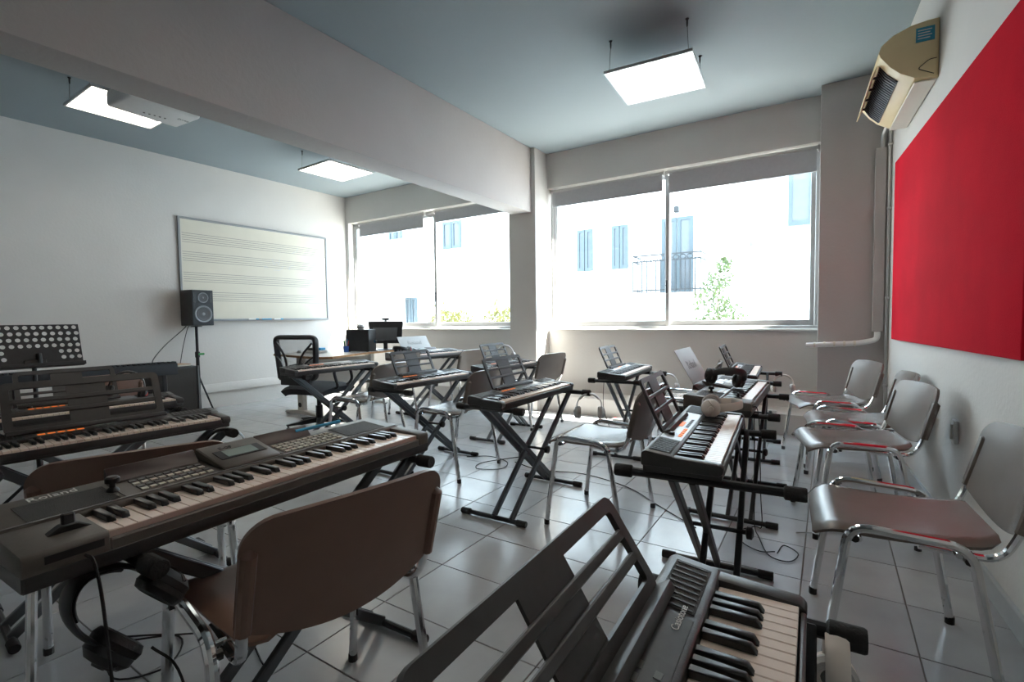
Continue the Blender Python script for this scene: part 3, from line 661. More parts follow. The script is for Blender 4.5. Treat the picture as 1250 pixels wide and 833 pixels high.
def roland(label, x, y, zf, rz, single=False, L=1.04, D=0.30, near=True, plate_rest=None, k0=0.125, k1=0.045, body='rolbody', panel='rolpanel'):
    hb = 0.070; zb = zf-hb
    t = thing('workstation_keyboard', label, 'keyboard', (x, y, zb), rz, 'electronic keyboards')
    h = D/2; xk = h-0.014; ln = 0.125; xp = xk-ln; ya, yb = -L/2+k0, L/2-k1
    b = MB(); b.prism([(-h+0.01, 0), (h-0.006, 0.0), (h, 0.008), (h, 0.034), (-h, 0.034), (-h, 0.01)], -L/2, L/2, 'y', 0.004, 1); b.build('base', 'body', t)
    b = MB(); b.prism([(-h, 0.030), (xp, 0.030), (xp, 0.074), (xp-0.005, 0.078), (-h+0.01, 0.092), (-h, 0.088)], -L/2, L/2, 'y', 0.004, 2); b.build('rear_housing', body, t)
    for y0, y1 in ((-L/2, ya), (yb, L/2)):
        b = MB(); b.prism([(xp-0.004, 0.028), (h-0.002, 0.028), (h, 0.034), (h, 0.062), (h-0.006, 0.068), (xp-0.004, 0.076)], y0, y1, 'y', 0.004, 2); b.build('end_block', body, t)
    MB().box((h-0.013, ya, 0.026), (h-0.001, yb, 0.052), 0.003, 1).build('key_slip', body, t)
    add_keys(t, ya+0.002, yb-0.002, xk-0.001, 0.052, ln-0.003, single, 'ivory')
    if single: MB().box((xk-0.0008, ya+0.002, 0.047), (xk+0.0006, yb-0.002, 0.0625)).build('key_front_strip', 'pinkkey', t)
    def pt(u, yy, up_=0.0): return (xp-0.006+(-h+0.012-xp+0.006)*u, yy, 0.0785+0.0135*u+up_)
    def plate(n, u0, u1, y0, y1, mt, th=0.0012, par=t, skew=0.0):
        b = MB(); A = [pt(u0, y0), pt(u0, y1), pt(u1, y1+skew), pt(u1, y0+skew)]; T2 = [(p[0], p[1], p[2]+th) for p in A]
        b._add(A+T2, [(3, 2, 1, 0), (4, 5, 6, 7), (0, 1, 5, 4), (1, 2, 6, 5), (2, 3, 7, 6), (3, 0, 4, 7)]); return b.build(n, mt, par)
    plate('speaker_grille', 0.06, 0.72, -L/2+0.05, -L/2+0.20, 'grille'); plate('speaker_grille', 0.10, 0.82, L/2-0.21, L/2-0.05, 'grille')
    plate('control_panel', 0.04, 0.74, -L/2+0.21, -0.10, panel); plate('control_panel', 0.04, 0.74, 0.07, L/2-0.22, panel)
    plate('trim_strip', 0.0, 0.035, -L/2+0.01, L/2-0.01, 'silvertop', 0.002)
    # raised display module
    w = MB(); w.prism([(xp-0.010, 0.079), (xp-0.014, 0.088), (-h+0.022, 0.118), (-h+0.012, 0.118), (-h+0.010, 0.09)], -0.10, 0.06, 'y', 0.003, 1); dm = w.build('display_module', body, t)
    sl = math.atan2(0.030, (xp-0.014)-(-h+0.022)); cx, cz = (xp-0.014-h+0.022)/2, 0.103
    def onmod(mb, nm, mt):
        o = mb.build(nm, mt, dm); o.matrix_local = Matrix.Translation((cx, -0.02, cz+0.0005)) @ Matrix.Rotation(sl, 4, 'Y'); return o
    onmod(MB().box((-0.022, -0.062, 0), (0.028, 0.062, 0.0015)), 'screen_bezel', 'black'); onmod(MB().box((-0.018, -0.042, 0.0014), (0.022, 0.042, 0.0024)), 'screen', 'lcd')
    tm = put('lettering', text_mesh('E-09', 0.020, 'textdk'), dm); tm.matrix_local = Matrix.Translation((cx, -0.04, cz)) @ Matrix.Rotation(sl, 4, 'Y') @ Matrix.Translation((-0.036, 0, 0.0012)) @ Matrix.Rotation(R(90), 4, 'Z')
    # maroon rest-slot bars behind the panels
    for y0, y1 in ((-0.30, -0.105), (0.065, 0.24)):
        w = MB(); w.prism([(-h+0.045, 0.088), (-h+0.016, 0.118), (-h+0.008, 0.117), (-h+0.006, 0.088)], y0, y1, 'y', 0.002, 1); w.build('rest_slot', 'maroon', t)
    if single:
        for r in range(4):
            for k in range(9):
                y0 = -0.275+0.018*k
                plate('button', 0.12+0.145*r, 0.12+0.145*r+0.075, y0, y0+0.013, 'button' if r % 2 == 0 else 'btngrey', 0.004)
        for r in range(4):
            for k in range(10):
                y0 = 0.085+0.0205*k
                plate('button', 0.12+0.145*r, 0.12+0.145*r+0.075, y0, y0+0.015, 'button', 0.004)
    else:
        for r in range(3): plate('button_row', 0.12+0.18*r, 0.21+0.18*r, -0.27, -0.12, 'button', 0.003); plate('button_row', 0.12+0.18*r, 0.21+0.18*r, 0.09, 0.28, 'button', 0.003)
    p = pt(0.42, -0.315); k = MB(); k.lathe([(0.013, 0), (0.011, 0.006), (0.006, 0.010), (0.006, 0.018), (0.014, 0.020), (0.014, 0.030), (0.010, 0.034), (0, 0.034)], 16, Matrix.Translation(p)); k.build('volume_knob', 'black', t)
    # pitch lever on the left end block
    xl, yl = h-0.070, -L/2+0.085; zz = 0.070
    lv = MB(); lv.prism([(-0.035, 0), (0.035, 0), (0.012, 0.014), (-0.012, 0.014)], -0.011, 0.011, 'x', 0.002, 1); lv = lv.build('pitch_lever', 'black', t, (xl, yl, zz))
    MB().box((-0.006, -0.010, 0.010), (0.006, 0.010, 0.034), 0.003, 1).build('lever_grip', 'black', lv)
    MB().box((xl-0.028, yl-0.05, zz-0.001), (xl-0.016, yl+0.004, zz+0.0008)).build('lever_slot', 'black', t)
    tm = put('lettering', text_mesh('Roland', 0.030, 'ptext'), t); p = pt(0.85, -L/2+0.12, 0.0014); tm.location = p; tm.rotation_euler = (math.atan2(0.0135, D-0.165), 0, R(90))
    MB().box((h-0.0005, -L/2+0.03, 0.044), (h+0.001, -L/2+0.115, 0.058)).build('jack_recess', 'black', t)
    if plate_rest:
        yw, hh, ln_ = plate_rest; a = R(ln_)
        f = MB(); f.box((-0.0015, -yw/2, 0), (0.0015, yw/2, hh), 0.001, 1); fr = f.build('metal_music_rest', 'steelrest', t); fr.matrix_local = Matrix.Translation((-h+0.006, -0.02, 0.088)) @ Matrix.Rotation(-a, 4, 'Y')
        tm = put('lettering', text_mesh('Roland', 0.075, 'silvertop'), fr, (0.0022, 0, hh*0.55), (R(90), 0, R(90)))
    return t

# ------------------------------------------------------------------ X-shaped keyboard stands (bars run along x, the X opens along y)
def xstand(label, x, y, zb, rz, spread=0.37, foot=0.35, half=0.22, ftone='blackm', tone='gunmetal', arms=((0.06, 0.055), (-0.02, 0.03)), xo=0.0, ext=(0.0, 0.0)):
    t = thing('keyboard_stand', label, 'stand', (x, y, 0), rz, 'folding X keyboard stands'); r = 0.0135
    for s, e in ((-1, ext[0]), (1, ext[1])):
        z = zb-r
        o = MB().tube([(-half, s*spread, z), (half+e, s*spread, z)], r, 10).build('support_bar', ftone, t)
        for q in (-half, half+e):
            d = 1 if q > 0 else -1
            MB().lathe([(0.0, 0), (0.018, 0), (0.020, 0.004), (0.020, 0.052), (0.0145, 0.056)], 12, Matrix.Translation((q+d*0.004, s*spread, z)) @ Matrix.Rotation(R(-90*d), 4, 'Y')).build('rubber_sleeve', 'rubber', o)
        o = MB().tube([(-half, s*foot, 0.0165), (half, s*foot, 0.0165)], 0.0125, 10).build('foot_bar', ftone, t)
        for q in (-half, half):
            d = 1 if q > 0 else -1
            MB().lathe([(0.0, 0), (0.0145, 0), (0.0165, 0.003), (0.0165, 0.055), (0.013, 0.058)], 12, Matrix.Translation((q, s*foot, 0.0165)) @ Matrix.Rotation(R(-90*d), 4, 'Y')).build('foot_cap', 'rubber', o)
    (c1, g1), (c2, g2) = arms
    for s, c, g in ((1, c1, g1), (-1, c2, g2)):
        for k in (-1, 1):
            MB().bar((xo+c+k*g, -s*foot, 0.02), (xo+c+k*g, s*spread, zb-r), 0.032, 0.020, (1, 0, 0), 0.003).build('arm', tone, t)
    zc = (0.02+zb)/2
    MB().tube([(xo-0.07, 0, zc), (xo+0.135, 0, zc)], 0.008, 8).build('pivot_bolt', 'blackm', t)
    MB().lathe([(0.012, 0), (0.022, 0.004), (0.022, 0.02), (0.010, 0.026), (0, 0.026)], 12, Matrix.Translation((xo+0.135, 0.0, zc)) @ Matrix.Rotation(R(90), 4, 'Y')).build('locking_knob', 'black', t)
    return t

# front left workstation and its neighbours
roland('large grey-brown workstation keyboard with display, in the left foreground', -1.30, 0.744, 0.685, 2, True)
casio('black keyboard with grid music rest at the left edge, before the brown chair', -2.39, 0.748, 0.655, -4.4, True, rw=0.50, rh=0.20, rest_y=-0.02, re=0.026)
casio('black keyboard with grid music rest behind another one at the left picture edge', -3.17, 0.90, 0.655, -3, False, rest_y=-0.02)
casio('black keyboard without a music rest, in front of the office chair', -3.60, 2.72, 0.690, -1, False, False)
casio('black keyboard with grid music rest between the rest-less keyboard and the middle one', -2.493, 2.698, 0.655, -0.7)
casio('black keyboard with grid music rest and white headphones hanging, in the middle of the room', -1.455, 2.405, 0.665, 1.0)
roland('silver-topped keyboard with metal music rest beside the teacher desk', -3.95, 4.30, 0.690, -7, False, 0.97, 0.30, plate_rest=(0.44, 0.20, 35), body='silvertop', panel='silver')
casio('black keyboard with grid music rest just left of the pillar', -2.50, 3.79, 0.655, 1.2, top='silver')  # pale top paints in the window's reflection on a dark panel
casio('keyboard with grid music rest standing alone under the window', -1.38, 3.87, 0.65, 3.4, top='silver')  # window sheen put into the panel colour
casio('grey-topped keyboard with orange display and white headphones lying on its keys', -0.39, 1.895, 0.652, 4.0, True, top='silver', body='body', L=0.86, D=0.235, rw=0.36, rh=0.20)
roland('workstation keyboard with black headphones lying on it and metal music rest', -0.47, 3.08, 0.652, 0.4, False, 0.97, 0.32, plate_rest=(0.40, 0.24, 30), body='rolbody', panel='silver')
casio('keyboard with grid music rest farthest along the right row, by the window', -0.555, 4.28, 0.648, 3.6, top='silver')  # top coloured light to stand for reflected window light
kb13 = casio('black keyboard with lettering and grid music rest, cut off by the bottom picture edge', -0.125, 0.49, 0.612, 1.3, True, rw=0.51, rh=0.165, L=0.88, D=0.225, rest_y=0.052, lean=33, re=0.023)
put('lettering', text_mesh('Casiotone', 0.0165, 'ptext'), kb13, (-0.050, 0.245, 0.0640), (0.14, 0, R(90)))

xstand('black X stand carrying the large workstation keyboard in the left foreground', -1.30, 0.80, 0.615, 2, 0.40, 0.36, 0.21)
xstand('black X stand under the left-edge keyboard in front of the brown chair', -2.39, 0.78, 0.605, -4.4, 0.36, 0.34, 0.20)
xstand('black X stand under the second keyboard at the left picture edge', -3.17, 0.92, 0.605, -3, 0.36, 0.34, 0.20)
xstand('grey X stand under the keyboard without a music rest', -3.60, 2.72, 0.640, -1, 0.34, 0.34, 0.15)
xstand('grey X stand between the rest-less keyboard stand and the middle one', -2.493, 2.70, 0.605, -0.7, 0.36, 0.34, 0.20)
xstand('grey X stand under the keyboard in the middle of the room', -1.50, 2.46, 0.615, 1, 0.37, 0.35, 0.205, ext=(0.0, 0.05))
xstand('grey X stand under the silver-topped keyboard beside the teacher desk', -3.95, 4.30, 0.620, -7, 0.36, 0.34, 0.16)
xstand('grey X stand under the keyboard just left of the pillar', -2.50, 3.79, 0.605, 1.2, 0.34, 0.34, 0.18)
xstand('grey X stand under the keyboard standing alone at the window', -1.38, 3.87, 0.60, 3.4, 0.34, 0.33, 0.20, ext=(0.0, 0.04))
xstand('black X stand under the grey-topped keyboard with orange display', -0.37, 1.86, 0.602, 4, 0.36, 0.33, 0.22, tone='blackm', ext=(0.08, 0.0))
xstand('black X stand under the workstation keyboard with the black headphones', -0.44, 3.08, 0.582, 0.4, 0.36, 0.34, 0.24, tone='blackm')
xstand('black X stand under the farthest keyboard of the right row', -0.52, 4.28, 0.598, 3.6, 0.34, 0.33, 0.22, tone='blackm')
xstand('black X stand under the keyboard cut off by the bottom picture edge', -0.125, 0.53, 0.562, 1.3, 0.415, 0.36, 0.17, tone='blackm', ext=(0, 0.02))
# ------------------------------------------------------------------ headphones (local: band arches over +z, cups at +-x)
def headphones(label, loc, rz=0, ry=0, rx=0, shellm='black', cush='cushion', accent='black', k=1.0, band=0.010, cuprot=0.0, sq=1.0):
    t = thing('headphones', label, 'headphones', loc, 0, 'headphones'); t.rotation_euler = (R(rx), R(ry), R(rz)); t.scale = (k, k, k)
    r = 0.076
    arc = [(r*sq*1.02*math.cos(a), 0, r*1.12*math.sin(a)) for a in [R(-8+196*i/22) for i in range(23)]]
    b = MB()
    b.tube(arc, 0.0042, 8, True, None, 4.0); b.build('headband', shellm, t)
    b = MB(); b.tube([(x*0.93, y, z*0.93) for x, y, z in arc[5:18]], 0.005, 8, True, None, 3.0); b.build('band_padding', cush, t)
    for s in (-1, 1):
        cx, cz = s*0.070*sq, -0.036; q = s*(0.070*sq-0.070)
        y = MB(); y.tube(fillet([(s*r*sq*1.02, 0, -0.008), (s*0.092+q, 0.0, -0.02), (s*0.094+q, 0.026, -0.036), (s*0.088+q, 0.034, -0.04)], 0.012), 0.0032, 6); y.tube(fillet([(s*0.092+q, 0.0, -0.02), (s*0.094+q, -0.026, -0.036), (s*0.088+q, -0.034, -0.04)], 0.012), 0.0032, 6); y.build('yoke', accent, t)
        mt = Matrix.Translation((cx, 0, cz)) @ Matrix.Rotation(R(90*s), 4, 'Y') @ Matrix.Rotation(R(cuprot), 4, 'X')
        c = MB(); c.lathe([(0.030, 0.0), (0.037, 0.004), (0.037, 0.014), (0.026, 0.024), (0.012, 0.026), (0.0, 0.026)], 22, mt); cp = c.build('ear_cup', shellm, t)
        c = MB(); c.lathe([(0.020, 0.002), (0.020, -0.012), (0.026, -0.018), (0.035, -0.016), (0.040, -0.006), (0.038, 0.003)], 22, mt); c.build('ear_cushion', cush, cp)
        c = MB(); c.lathe([(0.0, -0.006), (0.021, -0.006), (0.021, -0.003), (0.0, -0.003)], 18, mt); c.build('driver_cloth', 'black' if cush == 'cushion' else 'btngrey', cp)
        c = MB(); c.lathe([(0.0, 0.029), (0.010, 0.029), (0.012, 0.025), (0.0, 0.025)], 14, mt); c.build('cup_badge', accent, cp)
    return t
headphones('black headphones hanging from the stand of the large front workstation keyboard', (-1.17, 0.376, 0.515), 96, -40, 0, k=1.28, sq=0.66)
headphones('grey headphones hanging from the stand of the middle keyboard', (-1.255, 2.835, 0.515), 25, 0, 0, 'hpsilver', 'cushw', 'hpsilver')
headphones('white headphones lying on the keys of the grey-topped keyboard', (-0.385, 2.235, 0.694), 100, 0, 84, 'hpwhite', 'cushw', 'hpwhite')
headphones('large black headphones lying on the workstation keyboard of the right row', (-0.47, 2.98, 0.735), 35, 10, 68, 'black', 'cushion', 'black', 1.15)
headphones('dark red and black headphones standing on the rear left-edge keyboard', (-3.25, 1.12, 0.725), 70, 10, 0, 'black', 'cushion', 'redpl')
headphones('pale headphones hung over the rest of the keyboard left of the pillar', (-2.60, 3.92, 0.735), 30, -12, 0, 'hpsilver', 'cushw', 'hpsilver')
headphones('pale headphones hanging from the stand of the keyboard alone at the window', (-1.145, 4.235, 0.505), 20, 0, 0, 'hpsilver', 'cushw', 'hpsilver', 0.95)
headphones('pale headphones hanging from the farthest stand of the right row', (-0.31, 4.635, 0.50), 15, 0, 0, 'hpwhite', 'cushw', 'hpwhite', 0.95)
headphones('black headphones hanging from the stand at the left picture edge', (-2.205, 1.105, 0.525), 60, -20, 0, k=1.05)
headphones('white headphones hanging from the stand at the bottom picture edge', (0.018, 0.945, 0.468), 92, 0, 0, 'hpwhite', 'cushw', 'hpwhite', 1.0)
headphones('black headphones lying at the end of the silver-topped keyboard by the desk', (-4.00, 3.93, 0.745), 10, 0, 75, 'black', 'cushion', 'redpl', 1.1)

# ------------------------------------------------------------------ music stand with perforated desk
t = thing('music_stand', 'black orchestral music stand with round perforations at the left picture edge', 'music stand', (-3.86, 0.89, 0), 0)
b = MB(); cw, rows, cols, th = 0.0365, 7, 12, 0.002
W, Hh = cols*cw, rows*cw
def perf():
    q = MB(); n = 10
    for j in range(rows):
        for i in range(cols):
            y0, z0 = -W/2+i*cw, j*cw; yc, zc = y0+cw/2+(0.004 if j % 2 else -0.004), z0+cw/2
            hole = j >= 3 or (j in (1, 2) and (i < 3 or i > 8))
            if j == 0: hole = False
            for x in (0, th):
                if not hole: q._add([(x, y0, z0), (x, y0+cw, z0), (x, y0+cw, z0+cw), (x, y0, z0+cw)], [(0, 1, 2, 3)]); continue
                V = [(x, y0, z0), (x, y0+cw, z0), (x, y0+cw, z0+cw), (x, y0, z0+cw)]
                ring = [(x, yc+0.0118*math.cos(R(225+36*k)), zc+0.0118*math.sin(R(225+36*k))) for k in range(n)]
                F = [(0, 1, 4+2, 4+1, 4+0), (1, 2, 4+5, 4+4, 4+3, 4+2), (2, 3, 4+7, 4+6, 4+5), (3, 0, 4+0, 4+9, 4+8, 4+7)]
                q._add(V+ring, F)
            if hole:
                A = [(0, yc+0.0118*math.cos(R(225+36*k)), zc+0.0118*math.sin(R(225+36*k))) for k in range(n)]
                q._add(A+[(th, p[1], p[2]) for p in A], [(k, (k+1) % n, n+(k+1) % n, n+k) for k in range(n)])
    return q
d = perf().build('perforated_desk', 'blackm', t); d.matrix_local = Matrix.Translation((0.02, 0, 0.825)) @ Matrix.Rotation(R(-15), 4, 'Y')
MB().box((0, -W/2, -0.004), (0.05, W/2, 0.0), 0.001, 1).build('desk_ledge', 'blackm', d)
MB().box((0.045, -W/2, -0.002), (0.049, W/2, 0.016), 0.001, 1).build('ledge_lip', 'blackm', d)
b = MB(); b.box((0.002, -0.05, 0.02), (0.016, 0.05, 0.045), 0.004, 1); b.tube([(0.012, 0.02, 0.02), (0.012, 0.02, 0.08)], 0.012, 8); b.build('tilt_clamp', 'black', d)
MB().tube([(0, 0, 0.30), (0, 0, 0.86)], 0.011, 10).build('upper_pole', 'blackm', t); MB().tube([(0, 0, 0.06), (0, 0, 0.48)], 0.015, 10).build('lower_pole', 'blackm', t)
for k in range(3):
    a = R(30+120*k); MB().tube([(0, 0, 0.22), (0.22*math.cos(a), 0.22*math.sin(a), 0.012)], 0.009, 8).build('leg', 'blackm', t)

# ------------------------------------------------------------------ monitor loudspeaker on a pole, cabinet, stage piano
t = thing('monitor_speaker', 'black studio monitor loudspeaker on a pole below the whiteboard corner', 'loudspeaker', (-6.27, 2.885, 1.035), 4)
MB().box((-0.12, -0.122, 0), (0.12, 0.122, 0.415), 0.006, 2).build('enclosure', 'black', t)
MB().box((0.12, -0.118, 0.004), (0.126, 0.118, 0.411), 0.003, 1).build('baffle', 'carpet', t)
def driver(z, r, nm):
    mt = Matrix.Translation((0.1262, 0, z)) @ Matrix.Rotation(R(90), 4, 'Y')
    o = MB().lathe([(r*0.82, 0.0), (r, 0.0), (r*1.02, 0.004), (r*0.97, 0.009), (r*0.85, 0.008), (r*0.8, 0.0)], 28, mt).build(nm+'_ring', 'ring', t)
    MB().lathe([(0.0, 0.004), (r*0.18, 0.003), (r*0.22, -0.001), (r*0.7, 0.005), (r*0.8, 0.006), (r*0.86, 0.003)], 28, mt).build('cone', 'cone', o)
    MB().lathe([(0.0, 0.010), (r*0.14, 0.008), (r*0.2, 0.002)], 16, mt).build('dust_cap', 'ring', o)
driver(0.135, 0.098, 'woofer'); driver(0.325, 0.060, 'tweeter')
for s in (-1, 1):
    MB().box((0.1255, s*0.095-0.010, 0.265), (0.128, s*0.095+0.010, 0.385), 0.001, 1).build('bass_port', 'black', t)
    MB().tube([(0.128, s*0.095-0.007, 0.27), (0.128, s*0.095-0.007, 0.38)], 0.0015, 5).build('port_rim', 'ring', t)
t = thing('speaker_stand', 'black pole stand under the studio monitor loudspeaker', 'stand', (-6.25, 2.86, 0))
MB().tube([(0, 0, 0.08), (0, 0, 0.70)], 0.019, 12).build('lower_pole', 'blackm', t); MB().tube([(0, 0, 0.69), (0, 0, 1.02)], 0.015, 12).build('upper_pole', 'blackm', t)
MB().lathe([(0.06, 1.02), (0.06, 1.03), (0.02, 1.034)], 16).build('top_plate', 'blackm', t)
MB().lathe([(0.024, 0.66), (0.026, 0.67), (0.026, 0.72), (0.022, 0.73)], 14).build('collar', 'black', t)
MB().tube([(0.02, 0.0, 0.70), (0.03, 0.06, 0.70)], 0.012, 8).build('clamp_knob', 'green', t)
for k in range(3):
    a = R(100+120*k); MB().tube([(0, 0, 0.45), (0.17*math.cos(a), 0.17*math.sin(a), 0.012)], 0.010, 8).build('leg', 'blackm', t)
t = thing('amplifier_cabinet', 'black speaker cabinet on the floor below the studio monitor', 'cabinet', (-6.02, 2.52, 0), 0)
MB().box((-0.17, -0.24, 0.01), (0.17, 0.155, 0.595), 0.008, 2).build('cabinet_box', 'carpet', t)
MB().box((0.171, -0.23, 0.03), (0.178, 0.135, 0.58), 0.003, 1).build('front_grille', 'grille', t)
MB().box((0.165, 0.145, 0.01), (0.182, 0.162, 0.598), 0.002, 1).build('corner_trim', 'ring', t)
for sx in (-1, 1):
    for sy in (-0.2, 0.12): MB().lathe([(0.02, 0), (0.02, 0.012)], 10, Matrix.Translation((sx*0.13, sy, 0))).build('foot', 'rubber', t)
t = thing('paper_booklet', 'yellowed booklet lying on top of the black speaker cabinet', 'booklet', (-6.02, 2.56, 0.597), 8); MB().box((-0.1, -0.07, 0), (0.1, 0.07, 0.018), 0.002, 1).build('pages', 'button', t); MB().box((-0.102, -0.072, 0.018), (0.102, 0.072, 0.021), 0.001, 1).build('cover', 'wood', t)
t = thing('stage_piano', 'black stage piano behind the left-edge keyboards, seen from its rear', 'keyboard', (-5.45, 1.62, 0), -1)
MB().box((-0.16, -0.60, 0.575), (0.16, 0.62, 0.685), 0.008, 2).build('body', 'carpet', t)
for k in range(30):
    y = -0.57+0.04*k; MB().box((0.09, y, 0.685), (0.155, y+0.022, 0.700), 0.003, 1).build('control_cap', 'carpet', t)
for s in (-0.5, 0.52): MB().box((-0.12, s-0.02, 0.0), (0.12, s+0.02, 0.575), 0.004, 1).build('side_leg', 'black', t)
MB().box((-0.02, -0.48, 0.18), (0.02, 0.5, 0.42), 0.003, 1).build('back_panel', 'black', t)
place_chair(-4.33, 1.27, 0, 'brown chair at the left picture edge, only its back corner showing', 'shell2')

# ------------------------------------------------------------------ teacher desk with computer
t = thing('teacher_desk', 'wood-edged grey desk with a curved front in the window corner', 'desk', (-4.95, 3.85, 0))
out = [(-0.47, -0.55), (0.36, -0.66), (0.52, -0.64), (0.60, -0.56), (0.56, -0.42), (0.45, -0.15), (0.38, 0.15), (0.34, 0.70), (-0.47, 0.70)]
MB().prism(out, 0.675, 0.697, 'z', 0.0).build('desk_top', 'desk', t)
e = MB()
for p, q in zip(out, out[1:]+out[:1]): e.bar((p[0], p[1], 0.686), (q[0], q[1], 0.686), 0.006, 0.024)
e.build('wood_edging', 'wood', t)
for x, y in ((-0.10, -0.45), (-0.10, 0.55)):
    l = MB().box((x-0.05, y-0.03, 0.03), (x+0.05, y+0.03, 0.675), 0.006, 1).build('leg_column', 'beige', t)
    MB().lathe([(0.0, 0), (0.028, 0), (0.028, 0.004), (0, 0.004)], 14, Matrix.Translation((x, y-0.03, 0.12)) @ Matrix.Rotation(R(90), 4, 'X')).build('cable_port', 'black', l)
    MB().prism([(-0.30, 0.012), (0.30, 0.012), (0.28, 0.035), (0.06, 0.06), (-0.06, 0.06), (-0.28, 0.035)], y-0.035, y+0.035, 'y', 0.006, 1).build('leg_foot', 'beige', t, (x, 0, 0))
    for dx in (-0.27, 0.27): MB().lathe([(0.018, 0), (0.018, 0.014)], 10, Matrix.Translation((x+dx, y, 0))).build('glide', 'black', t)
MB().box((-0.12, -0.42, 0.30), (-0.09, 0.52, 0.62), 0.003, 1).build('modesty_panel', 'beige', t)
ZD = 0.6975
t = thing('computer_tower', 'black computer tower standing on the teacher desk', 'computer', (-4.76, 4.02, ZD), 20)
MB().box((-0.15, -0.09, 0.006), (0.15, 0.09, 0.265), 0.006, 2).build('case', 'black', t); MB().box((-0.14, -0.093, 0.02), (0.14, -0.09, 0.25), 0.002, 1).build('front_bezel', 'blackm', t)
for sx in (-1, 1):
    for sy in (-1, 1): MB().lathe([(0.014, 0), (0.014, 0.008)], 8, Matrix.Translation((sx*0.12, sy*0.07, 0))).build('foot', 'rubber', t)
t = thing('webcam_ball', 'small round grey speaker sitting on the computer tower', 'speaker', (-4.80, 4.05, ZD+0.2655)); MB().lathe([(0.03, 0), (0.042, 0.015), (0.046, 0.035), (0.036, 0.06), (0.0, 0.07)], 18).build('shell', 'hpsilver', t); MB().lathe([(0.02, 0.004), (0.046, 0.02), (0.047, 0.024), (0.046, 0.028)], 18).build('seam_ring', 'black', t)
t = thing('computer_monitor', 'black computer monitor seen from behind on the teacher desk', 'monitor', (-4.72, 4.38, ZD), 28)
sc_ = MB(); sc_.prism([(-0.20, 0.08), (0.20, 0.08), (0.225, 0.36), (-0.225, 0.36)], -0.012, 0.012, 'y', 0.006, 2); sc_.build('screen_back', 'black', t)
MB().prism([(-0.14, 0.12), (0.14, 0.12), (0.16, 0.28), (-0.16, 0.28)], -0.035, -0.012, 'y', 0.008, 2).build('rear_cover', 'ring', t)
MB().box((-0.025, -0.03, 0.01), (0.025, -0.012, 0.16), 0.003, 1).build('neck', 'black', t); MB().lathe([(0.11, 0), (0.11, 0.008), (0.03, 0.014)], 20).build('stand_base', 'black', t)
t = thing('webcam', 'small black webcam clipped on top of the computer monitor', 'webcam', (-4.72, 4.38, ZD+0.3605), 28)
MB().box((-0.045, -0.02, 0.012), (0.045, 0.02, 0.042), 0.008, 2).build('camera_bar', 'black', t); MB().box((-0.012, -0.02, 0), (0.012, 0.02, 0.014), 0.002, 1).build('clip', 'black', t)
t = thing('pen_holder', 'pen holder with coloured pens standing before the computer tower', 'pen holder', (-4.84, 3.86, ZD)); MB().lathe([(0.030, 0), (0.032, 0.07), (0.029, 0.07), (0.027, 0.006), (0, 0.006)], 16).build('cup', 'bluepl', t)
for k, c in enumerate(('redpl', 'bluepen', 'paper', 'green')):
    a = R(90*k+20); MB().tube([(0.008*math.cos(a), 0.008*math.sin(a), 0.008), (0.034*math.cos(a), 0.034*math.sin(a), 0.135+0.02*(k == 1))], 0.0055, 6).build('pen', c, t)
for k in range(5):
    tag(MB().box((-0.105, -0.075, 0), (0.105, 0.075, 0.0068), 0.001, 1).build('paper_stack', 'paper', None, (-5.02+0.008*k, 3.56+0.006*((k*7) % 3), ZD+0.0072*k), (0, 0, R(12*((k*5) % 4)-14))), 'loose sheaf of papers piled beside the computer tower', 'papers', 'papers on the teacher desk')
t = thing('blue_box', 'small blue and black box lying on the desk papers', 'box', (-5.0, 3.57, ZD+0.0365), 15); MB().box((-0.09, -0.045, 0), (0.0, 0.045, 0.028), 0.003, 1).build('black_half', 'black', t); MB().box((0.001, -0.045, 0), (0.09, 0.045, 0.028), 0.003, 1).build('blue_half', 'bluebox', t)
t = thing('computer_mouse', 'pale computer mouse lying at the left end of the desk', 'mouse', (-5.22, 3.50, ZD), 30); MB().lathe([(0.03, 0), (0.032, 0.012), (0.022, 0.028), (0.0, 0.034)], 16).build('mouse_shell', 'hpsilver', t, None, None); MB().box((-0.003, -0.028, 0.028), (0.003, -0.012, 0.036), 0.001, 1).build('scroll_wheel', 'black', t)
t = thing('desk_microphone', 'small black stand with a blue-lit gadget on the desk by the monitor', 'gadget', (-4.66, 4.12, ZD), 10); MB().lathe([(0.05, 0), (0.05, 0.008), (0.01, 0.012)], 16).build('foot', 'black', t); MB().tube([(0, 0, 0.01), (0.01, 0, 0.10)], 0.006, 8).build('stem', 'black', t); MB().box((-0.05, -0.015, 0.10), (0.05, 0.015, 0.135), 0.004, 1).build('head', 'black', t); MB().box((0.01, -0.017, 0.106), (0.04, -0.0145, 0.13)).build('screen', 'bluebox', t)

# ------------------------------------------------------------------ office chair (local: sitter faces +y)
t = thing('office_chair', 'black office chair with a mesh back standing at the teacher desk', 'office chair', (-4.27, 3.06, 0), 12); t.scale = (1.12, 1.12, 1.06)
def pad(u, v):
    a, b_ = 2*u-1, 2*v-1; r = (1-0.10*abs(b_)**3)
    w = 0.235*(1-0.06*abs(b_)**4); return (w*a*(1-0.08*max(0, abs(b_)-0.7)), 0.225*b_*(1-0.08*max(0, abs(a)-0.7)), 0.435-0.03*abs(a)**4-0.035*abs(b_)**4)
MB().shell(pad, 14, 14, 0.06).build('seat', 'fabric', t, sharp=80)
bf = MB(); bp_ = fillet([(-0.19, -0.235, 0.50), (-0.215, -0.255, 0.87), (0.215, -0.255, 0.87), (0.19, -0.235, 0.50), (-0.19, -0.235, 0.50)], 0.05, 5)
bf.tube(bp_, 0.021, 8, True, None, 1.3); bk = bf.build('back_frame', 'black', t)
